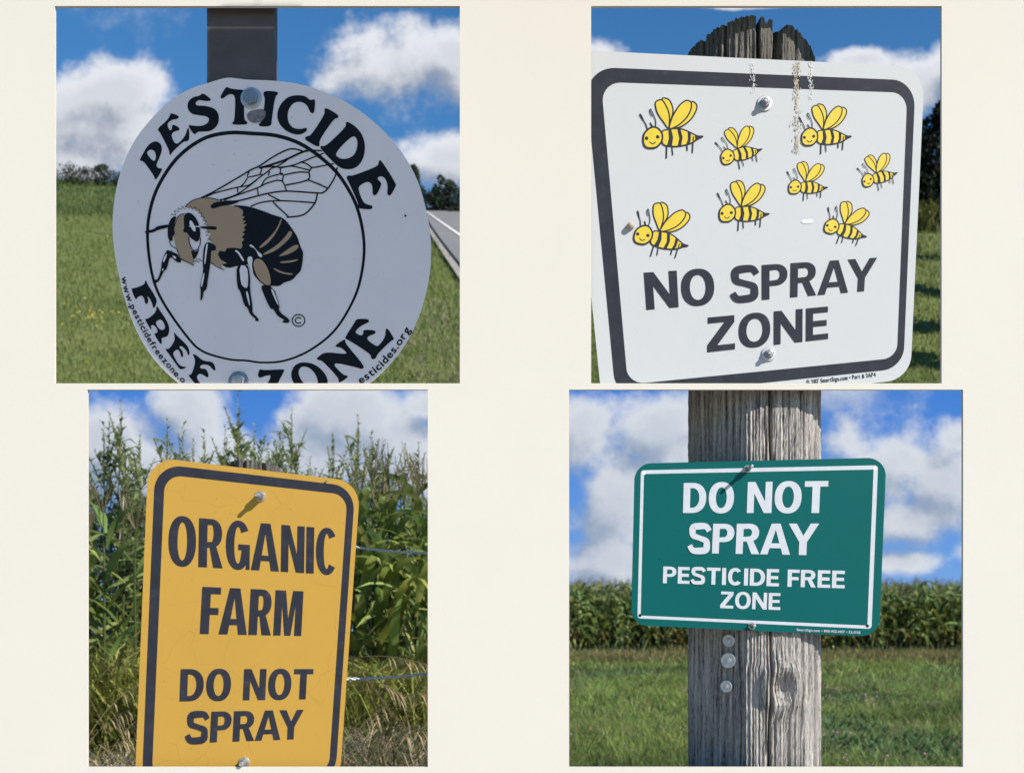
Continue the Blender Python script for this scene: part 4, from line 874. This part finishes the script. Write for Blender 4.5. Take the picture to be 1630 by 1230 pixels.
# the meadow between the green sign and the corn
def meadow():
    def area(n, y0, y1, u0=-.02, u1=.50):
        Y = np.sqrt(RNG.uniform(y0*y0, y1*y1, n)); u = RNG.uniform(u0, u1, n); return u*Y, Y
    P_, H_, W_, T_ = [], [], [], []
    base = np.array([.215, .285, .072]); dry = np.array([.36, .30, .15]); dark = np.array([.075, .125, .040]); bl = np.array([.165, .245, .12])
    for nt, per, y0, y1, hh, ww, sp in ((5200, 15, 10.5, 17, .17, .0065, .10), (6000, 13, 16, 26, .18, .010, .13), (6500, 11, 25, 40, .20, .019, .2)):
        tx, ty = area(nt, y0, y1); k = smooth_noise(tx, ty, 1.3, 3); k2 = smooth_noise(tx, ty, .5, 5); th = hh*np.clip(1+.9*k+RNG.normal(0, .35, nt), .3, 2.2)
        tt = np.tile(base, (nt, 1)); f = np.clip(k2*2.2+.2, 0, 1)[:, None]; tt = tt*(1-f*.75)+dark*f*.75; g_ = np.clip(-k*2, 0, 1)[:, None]; tt = tt*(1-.6*g_)+bl*.6*g_
        m = RNG.random(nt) < .06+.12*np.clip(-k2, 0, 1); tt[m] = dry; tt = tt*RNG.uniform(.4, 1.5, (nt, 1))
        i = np.repeat(np.arange(nt), per); n = len(i); x = tx[i]+RNG.normal(0, sp*.5, n); y = ty[i]+RNG.normal(0, sp*.5, n)
        P_.append(np.stack([x, y, 0*x-.01], 1)); H_.append(th[i]*RNG.uniform(.6, 1.3, n)); W_.append(ww*RNG.uniform(.6, 1.3, n)); T_.append(tt[i]*RNG.uniform(.75, 1.25, (n, 1)))
    blades('grass', np.concatenate(P_), np.concatenate(H_), np.concatenate(W_), np.concatenate(T_), M['blade'], .7, .8, label='rough mown grass and clover between the green sign and the corn', cat='grass')
    n = 26000; x, y = area(n, 36.5, 43.6); k = smooth_noise(x, y, 1.3, 9)
    t = np.array([.22, .225, .08])*RNG.uniform(.5, 1.3, (n, 1)); m = RNG.random(n) < .3; t[m] = np.array([.28, .21, .10])*RNG.uniform(.6, 1.1, (m.sum(), 1))
    blades('weeds', np.stack([x, y, 0*x], 1), (.34+.18*k)*RNG.uniform(.5, 1.5, n), RNG.uniform(.015, .04, n), t, M['blade'], .5, .8, label='scruffy yellow green weeds along the foot of the corn', cat='weeds')
    # clumps of darker broad-leaved clover and its pink heads
    n = 15000; x, y = area(n, 10.5, 22); k = smooth_noise(x, y, 1.5, 21); keep = k > .12; x, y = x[keep], y[keep]; n = len(x)
    blades('clover', np.stack([x, y, RNG.uniform(.02, .16, n)], 1), RNG.uniform(.04, .09, n), RNG.uniform(.02, .04, n), np.array([.070, .13, .05])*RNG.uniform(.6, 1.4, (n, 1)), M['blade'], 1.4, .5, label='low dark clover growing through the mown grass', cat='clover')
    mb = MB(); x, y = area(900, 10.8, 24); k = smooth_noise(x, y, 1.2, 30); ico = [(0, 0, 1), (.9, 0, .3), (.28, .85, .3), (-.73, .53, .3), (-.73, -.53, .3), (.28, -.85, .3), (0, 0, -.8)]
    for a, b, q in zip(x, y, k):
        if q < -.05: continue
        r = random.uniform(.011, .018); h = random.uniform(.13, .24)
        mb.add([(a+r*i, b+r*j, h+r*l) for i, j, l in ico], [(0, 1, 2), (0, 2, 3), (0, 3, 4), (0, 4, 5), (0, 5, 1), (6, 2, 1), (6, 3, 2), (6, 4, 3), (6, 5, 4), (6, 1, 5)])
    tag(mb.build('clover_blossoms', M['petal']), 'small pink clover blossoms dotted over the mown grass', 'clover', kind='stuff')
meadow()

# the tall plants behind the yellow farm sign
def leaf_blade(mb, base, d, L, wd, tone, droop=.4):
    d = np.array(d, float); d /= np.linalg.norm(d); s = np.cross(d, (0, 0, 1.)); s /= np.linalg.norm(s)+1e-9; up = np.cross(s, d); b = np.array(base)
    m = b+d*L*.45+up*L*.05; t = b+d*L-np.array([0, 0, L*droop])
    mb.add([b, m-s*wd*.5, t, m+s*wd*.5, m-up*wd*.12], [(0, 4, 1), (1, 4, 2), (2, 4, 3), (3, 4, 0)], 0, tone)
def pigweed(H, seed, leafy=1.0):
    rg = random.Random(seed); st, lv, sd = MB(), MB(), MB(); bend = rg.uniform(-.08, .08); G = np.array([.24, .30, .125])
    ax = lambda z: np.array([bend*z*z/H, .03*math.sin(z*3+seed), z])
    st.tube([ax(H*k/6) for k in range(7)], [.010, .0095, .009, .0075, .006, .004, .002], 5, c=(.13, .11, .055))
    n = int(H*26*leafy); br = []
    for i in range(n):
        z = H*(.15+.80*(i/n)); az = i*2.4+rg.uniform(-.4, .4); L = (.22-.12*(z/H))*rg.uniform(.7, 1.25); d = (math.cos(az), math.sin(az), rg.uniform(.1, .7)); tone = G*rg.uniform(.6, 1.3)*np.array([1, 1, rg.uniform(.8, 1.5)])
        leaf_blade(lv, ax(z), d, L, L*.36, tone, rg.uniform(.1, .5))
        if z > H*.45 and rg.random() < .42:
            q = ax(z)+np.array(d)*L*.2; bl = (H-z)*.28+rg.uniform(.05, .14); dd = np.array([math.cos(az)*.45, math.sin(az)*.45, 1.]); dd /= np.linalg.norm(dd); br.append((q, dd, bl)); st.tube([q, q+dd*bl], [.003, .0015], 3, c=(.12, .12, .05))
    br.append((ax(H*.84), np.array([bend*.6, 0, 1.]), H*.17+.04))
    for q, dd, bl in br:
        m = int(bl*190)
        for j in range(m):
            t = (j+.5)/m; az = rg.uniform(0, 6.28); e = np.array([math.cos(az), math.sin(az), rg.uniform(.5, 1.6)]); p = q+dd*bl*t; L = .036*(1.25-.8*t)*rg.uniform(.6, 1.3)
            leaf_blade(sd, p, e, L, L*.42, np.array([.37, .40, .18])*rg.uniform(.65, 1.25), .0)
            if rg.random() < .10: leaf_blade(lv, p, e, L*2.6, L*.8, G*rg.uniform(.8, 1.3), .2)
    return st, lv, sd
def behind_farm_sign():
    protos = []
    for k in range(6):
        parts = [m.build(nm, M['leaf'], cols=True) for m, nm in zip(pigweed(2.0, 30+k), ('stem', 'leaves', 'seed_spikes'))]; protos.append([o.data for o in parts])
        for o in parts: bpy.data.objects.remove(o)
    rg = random.Random(12)
    def weed(x, Y, H, label):
        e = empty('pigweed_plant', (x, Y, bank_h(x, Y)-.04)); k = rg.randrange(6); s = H/2.0; rz = rg.uniform(0, 6.28)
        for me, nm in zip(protos[k], ('stem', 'leaves', 'seed_spikes')):
            q = link_copy(me, nm, (0, 0, 0), rz, (s, s, s), e)
            if nm != 'stem': q['kind'] = 'stuff'
        tag(e, label, 'weed', 'tall weeds behind the yellow sign')
    # those whose tips show against the sky, by the height they reach in the picture
    for x, y in ((170, 690), (185, 655), (150, 680), (205, 722), (225, 705), (250, 685), (265, 720), (285, 690), (305, 715), (330, 702), (352, 695), (372, 647), (384, 700), (408, 690), (425, 718), (444, 712), (462, 663), (478, 705), (498, 722), (530, 705), (549, 680), (560, 715), (590, 700), (612, 712), (640, 722), (668, 716)):
        Y = rg.uniform(6.7, 7.6); p = P(x, y, Y); weed(p[0], Y, p[2]-bank_h(p[0], Y)+.04, 'tall feathery green weed with seed spikes standing against the sky behind the yellow sign')
    for k in range(130):
        Y = rg.uniform(6.6, 9.2); u = rg.uniform(-.47, -.03); weed(u*Y, Y, rg.uniform(1.45, 1.95), 'leafy green weed in the thicket behind the yellow sign')
    for k in range(46):
        Y = rg.uniform(9.2, 10.4); weed((-.50+.47*(k+.5)/46)*Y, Y, rg.uniform(1.5, 2.0), 'leafy green weed at the back of the thicket behind the yellow sign')
    # corn plants with their leaves as parts
    cp = []
    for k in range(4):
        st, lv = corn_parts(2.1, 15, 200+k, 8, tassel=True); so = st.build('stalk', M['cornleaf'], cols=True); los = [m.build('leaf', M['cornleaf'], cols=True, smooth=True) for m in lv]; cp.append((so.data, [o.data for o in los]))
        for o in [so]+los: bpy.data.objects.remove(o)
    def corn(x, Y, H, label):
        e = empty('corn_plant', (x, Y, bank_h(x, Y)-.03)); s = H/2.1; rz = rg.uniform(0, 6.28); sd, ls = cp[rg.randrange(4)]; link_copy(sd, 'stalk', (0, 0, 0), rz, (s, s, s), e)
        for me in ls: link_copy(me, 'leaf', (0, 0, 0), rz, (s*1.15, s*1.15, s), e)
        tag(e, label, 'corn plant', 'corn plants behind the yellow sign')
    for x, y in ((575, 735), (592, 720), (606, 750), (622, 728), (640, 742), (655, 722), (672, 735), (690, 745), (710, 735), (566, 765), (632, 765), (662, 758), (600, 775), (685, 770)):
        Y = rg.uniform(5.9, 6.5); p = P(x, y, Y); corn(p[0], Y, p[2]-bank_h(p[0], Y), 'broad leaved corn plant standing above the upper wire beside the yellow sign')
    for x, y in ((138, 800), (168, 770), (196, 785), (214, 800), (150, 835), (186, 845), (120, 790), (95, 770)):
        Y = rg.uniform(5.6, 6.2); p = P(x, y, Y); corn(p[0], Y, p[2]-bank_h(p[0], Y), 'young corn plant with drooping leaves in front of the weeds')
    def band(n, y0, y1, u0=-.50, u1=-.03):
        Y = RNG.uniform(y0, y1, n); u = RNG.uniform(u0, u1, n); x = u*Y; return np.stack([x, Y, [bank_h(a, b)-.03 for a, b in zip(x, Y)]], 1)
    n = 13000; p = band(n, 5.3, 6.3); t = np.array([.30, .33, .08])*RNG.uniform(.4, 1.5, (n, 1)); m = RNG.random(n) < .22; t[m] = np.array([.36, .28, .13])*RNG.uniform(.5, 1.1, (m.sum(), 1)); m = RNG.random(n) < .06; t[m] = np.array([.21, .20, .03])
    blades('tall_grass', p, RNG.uniform(.35, .85, n)*(1+.25*smooth_noise(p[:, 0], p[:, 1], 2.2, 4)), RNG.uniform(.008, .018, n), t, M['blade'], .45, .9, label='tall green grass thick behind the yellow sign', cat='grass')
    n = 9000; p = band(n, 4.75, 5.4); t = np.array([.46, .39, .26])*RNG.uniform(.45, 1.2, (n, 1)); m = RNG.random(n) < .42; t[m] = np.array([.14, .16, .06])*RNG.uniform(.5, 1.3, (m.sum(), 1))
    h = RNG.uniform(.18, .52, n)*np.where(p[:, 0] < -1.25, .72, 1.0)
    blades('dry_grass', p, h, RNG.uniform(.004, .009, n), t, M['straw'], .9, 1.0, label='tangled straw coloured dry grass low behind the yellow sign', cat='grass')
    # seed heads of brome that arch over
    mb = MB(); rg2 = random.Random(77)
    def seedhead(a, b, drop, nsp):
        a, b = np.array(a), np.array(b); mid = (a+b)/2+np.array([0, 0, .06]); pts = [a*(1-t)**2+2*mid*t*(1-t)+b*t*t for t in np.linspace(0, 1, 12)]; mb.tube(pts, .0016, 3, c=(.30, .24, .14))
        for k in range(nsp):
            t = .52+.48*k/nsp; q = a*(1-t)**2+2*mid*t*(1-t)+b*t*t; dd = np.array([rg2.uniform(.2, .6)*np.sign(b[0]-a[0]), rg2.uniform(-.3, .3), -rg2.uniform(.4, 1.0)]); L = drop*rg2.uniform(.6, 1.2)
            leaf_blade(mb, q, dd, L, .007, np.array([.34, .27, .165])*rg2.uniform(.7, 1.2), .2)
    for (x0, y0, x1, y1, dp, ns) in ((540, 1052, 690, 1062, .10, 26), (548, 1090, 640, 1105, .09, 24), (560, 1150, 690, 1100, .09, 22), (545, 1200, 620, 1120, .08, 20), (600, 1210, 690, 1160, .08, 18), (130, 1200, 205, 1130, .08, 18), (140, 1220, 222, 1175, .07, 16), (135, 1180, 225, 1085, .06, 6), (160, 1225, 228, 1140, .06, 8)):
        Y = rg2.uniform(3.9, 4.3); seedhead(P(x0, y0, Y), P(x1, y1, Y-.05), dp*.72, ns)
    for k in range(60):
        u = rg2.uniform(-.42, -.05); Y = rg2.uniform(4.6, 5.1); z = bank_h(u*Y, Y); d = rg2.choice((-1, 1)); l = rg2.uniform(.2, .45); seedhead((u*Y, Y, z), (u*Y+d*l, Y-.1, z+rg2.uniform(.18, .42)), .05, 12)
    tag(mb.build('seed_heads', M['straw'], cols=True), 'pale nodding seed heads of dry grass over the lower wire', 'grass', kind='stuff')
behind_farm_sign()

# ------------------------------------------------------------------ the hillside: grass, a road, trees
def hillside():
    n = 130000; s = RNG.random(n)**1.3; u = RNG.uniform(-.50, .52, n); far = np.array([hill_far(a) for a in np.linspace(-.52, .54, 60)]); Yc = np.interp(u, np.linspace(-.52, .54, 60), far); Y = SKY_Y+1+(Yc-SKY_Y-2)*s
    x = u*Y
    # keep the carriageway clear of grass
    a, b = on_hill(676, 334), on_hill(770, 500); c, d = on_hill(676, 332), on_hill(770, 338)
    e1 = (EYE*0+np.array([0]))
    py = 985-(HILL_Z+HILL_K*(Y-SKY_Y)-EYE)/Y*F_PX; px = 815+u*F_PX
    road = (px > 668) & (px < 930) & (py < 337+(px-672)*1.75+6) & (py > 328)
    x, Y, u, py, px = [q[~road] for q in (x, Y, u, py, px)]; n = len(x)
    z = np.array([hz(i, j) for i, j in zip(x, Y)])-.1; k = smooth_noise(x, Y, .10, 3); k2 = smooth_noise(x, Y, .035, 8)
    t = np.array([.17, .205, .064])*RNG.uniform(.85, 1.15, (n, 1)); f_ = np.clip(k*1.5, 0, 1)[:, None]; t = t*(1-.85*f_)+np.array([.080, .120, .040])*.85*f_; g_ = np.clip(-k2*1.6, 0, 1)[:, None]; t = t*(1-.6*g_)+np.array([.24, .235, .09])*.6*g_
    crop = (px < 420) & (py < 345+10*k); t[crop] = np.array([.095, .135, .045])*RNG.uniform(.6, 1.3, (crop.sum(), 1))
    m = (RNG.random(n) < .25) & (px > 640) & (px < 800) & (py > 480); t[m] = np.array([.33, .28, .21])*RNG.uniform(.7, 1.1, (m.sum(), 1))
    h = RNG.uniform(.3, .8, n)*(1+.4*k)*np.where(crop, 1.5, 1)*(.6+Y/260)
    blades('hill_grass', np.stack([x, Y, z], 1), h, RNG.uniform(.05, .13, n)*(.5+Y/260), t, M['blade'], .5, .7, label='soft green meadow grass over the hillside behind the bumblebee sign', cat='grass')
    mb = MB(); rg = random.Random(3)
    for k_ in range(46):
        p = on_hill(rg.gauss(150, 36), rg.gauss(525, 13)); h_ = rg.uniform(.9, 1.6); r = rg.uniform(.05, .10)
        mb.add([(p[0]+r*i, p[1]+r*j, p[2]+h_+r*l) for i, j, l in [(0, 0, 1.4), (.9, 0, .2), (-.45, .8, .2), (-.45, -.8, .2), (0, 0, -.6)]], [(0, 1, 2), (0, 2, 3), (0, 3, 1), (4, 2, 1), (4, 3, 2), (4, 1, 3)])
    tag(mb.build('goldenrod_blossoms', M['yellowpetal']), 'patch of yellow goldenrod flowering in the hillside meadow', 'flowers', kind='stuff')
    def strip(name, near, farr, mat, lift):
        # a band laid on the hillside between two lines, each given by its ends as photo pixels
        V = []; N = 40; K = 14; a0, a1, b0, b1 = on_hill(*near[0]), on_hill(*near[1]), on_hill(*farr[0]), on_hill(*farr[1])
        for i in range(N+1):
            for j in range(K+1):
                q = (a0+(a1-a0)*i/N)*(1-j/K)+(b0+(b1-b0)*i/N)*j/K; V.append((q[0], q[1], hz(q[0], q[1])+lift))
        return tag(mesh_obj(name, V, [(i*(K+1)+j, (i+1)*(K+1)+j, (i+1)*(K+1)+j+1, i*(K+1)+j+1) for i in range(N) for j in range(K)], mat, smooth=True), kind='structure')
    strip('gravel_shoulder', ((664, 339), (800, 560)), ((664, 334), (800, 335)), M['gravel'], .5)
    strip('road', ((668, 338), (800, 520)), ((668, 335), (800, 338)), M['asphalt'], .8)
    strip('road_edge_line', ((671, 340), (800, 430)), ((671, 339), (800, 424)), M['paint_line'], .9)
    strip('road_centre_line', ((671, 337.4), (800, 352)), ((671, 336.8), (800, 349.5)), M['paint_line'], .9)
hillside()

def leaf_tree(name, base, H, W, seed, tone, label, cat='tree', trunk=.25, n=2600, leaf=.35, conic=False, group=None):
    rg = np.random.default_rng(seed); rr = random.Random(seed); e = empty(name, tuple(base)); tr = MB(); tr.tube([(0, 0, -.5), (.05, 0, H*.3), (0, .05, H*.6), (.02, 0, H*.85)], [H*.028, H*.022, H*.013, H*.004], 7)
    cl = []
    for k in range(26):
        t = rr.uniform(trunk, .97) if not conic else rr.random()**1.4*(.97-trunk)+trunk; rad = W*.5*((1-t)*1.15+.08 if conic else math.sqrt(max(.05, 1-((t-.55)/.5)**2))); az = rr.uniform(0, 6.28); q = rr.uniform(.25, .85)*rad
        cl.append((q*math.cos(az), q*math.sin(az), t*H, rad*rr.uniform(.30, .55)))
        if k % 2 == 0: tr.tube([(0, 0, t*H*.75), (q*.6*math.cos(az), q*.6*math.sin(az), t*H*.92), (q*math.cos(az), q*math.sin(az), t*H)], [H*.010, H*.006, H*.002], 4)
    tr.build('trunk', M['bark'], e)
    c = np.array(cl); i = rg.integers(0, len(c), n); v = rg.normal(0, 1, (n, 3)); v /= np.linalg.norm(v, axis=1)[:, None]; p = c[i, :3]+v*c[i, 3:4]*rg.uniform(.55, 1.05, (n, 1))**.6
    a = rg.normal(0, 1, (n, 3)); a /= np.linalg.norm(a, axis=1)[:, None]; b = np.cross(a, rg.normal(0, 1, (n, 3))); b /= np.linalg.norm(b, axis=1)[:, None]; L = (leaf*rg.uniform(.5, 1.3, n))[:, None]
    V = np.stack([p-a*L, p+b*L*.45, p+a*L, p-b*L*.45], 1).reshape(-1, 3); k4 = np.arange(n)*4
    cm = rg.uniform(.7, 1.3, len(c))[i][:, None]; T = np.repeat(np.array(tone)*cm*rg.uniform(.6, 1.35, (n, 1)), 4, 0)
    mesh_obj('crown', V, np.stack([k4, k4+1, k4+2, k4+3], 1), M['leaf'], e, cols=T)
    return tag(e, label, cat, group)
def trees():
    D = (.030, .045, .020)
    for k, (x, yb, yt, wpx, lab) in enumerate(((108, 290, 262, 50, 'low dark tree clump at the end of the hill crest line'), (137, 290, 266, 40, 'smallest rounded dark tree on the far crest of the hill'), (160, 291, 258, 34, 'dark round tree standing tallest on the crest beside the white disc'), (186, 291, 268, 34, 'dark tree half hidden by the edge of the white disc'),
                                               (655, 336, 262, 40, 'tall dark tree just showing past the edge of the white disc'), (703, 342, 276, 42, 'blue green tree standing alone beside the road'), (678, 342, 302, 44, 'low bushy tree where the road reaches the skyline'), (730, 342, 300, 46, 'bushy hedge tree across the road'), (758, 342, 296, 44, 'hedge tree farther along the road'))):
        p = on_hill(x, max(yb, 985-crest_e((x-815)/F_PX)*F_PX+2)); H = (yb-yt)/F_PX*p[1]; leaf_tree('tree', p-np.array([0, 0, .2]), H, wpx/F_PX*p[1], 50+k, (.035, .055, .036) if x > 640 else D, lab, trunk=.08, n=1500, leaf=H*.055)
    for k, (x, yb, yt, wpx, lab) in enumerate(((1492, 352, 152, 90, 'dark dense evergreen tree rising behind the bee sign'), (1548, 352, 140, 96, 'dark dense evergreen tree next along the windbreak from the bee sign'), (1452, 350, 200, 60, 'shorter dark evergreen tree hidden behind the bee sign'), (1600, 352, 150, 96, 'dark evergreen tree at the end of the windbreak'))):
        p = on_hill(x, yb); H = (yb-yt)/F_PX*p[1]; leaf_tree('evergreen_tree', p-np.array([0, 0, .3]), H, wpx/F_PX*p[1], 80+k, (.018, .028, .017), lab, trunk=.03, n=5200, leaf=H*.028)
    # maize strip at the foot of the windbreak
    N = 3000; pts = np.array([on_hill(x, y) for x, y in zip(RNG.uniform(1440, 1600, N), RNG.uniform(340, 372, N))]); t = np.array([.12, .125, .035])*RNG.uniform(.6, 1.4, (N, 1))
    blades('maize_strip', pts, RNG.uniform(2.0, 4.2, N), RNG.uniform(.3, .6, N), t, M['blade'], .35, .7, label='yellow green strip of maize at the foot of the dark windbreak', cat='maize')
    for k, (x, yb, H, lab) in enumerate(((1605, 420, 24, 'tall shade tree on the hillside beside the maize strip'), (1615, 480, 20, 'slim shade tree below the maize strip on the hillside'), (1622, 540, 19, 'slim shade tree halfway down the hillside past the board edge'), (1630, 600, 18, 'slim shade tree lowest on the hillside past the board edge'))):
        p = on_hill(x, yb); leaf_tree('shade_tree', p, H, H*.42, 95+k, (.030, .048, .020), lab, trunk=.05, n=3400, leaf=.62)
trees()
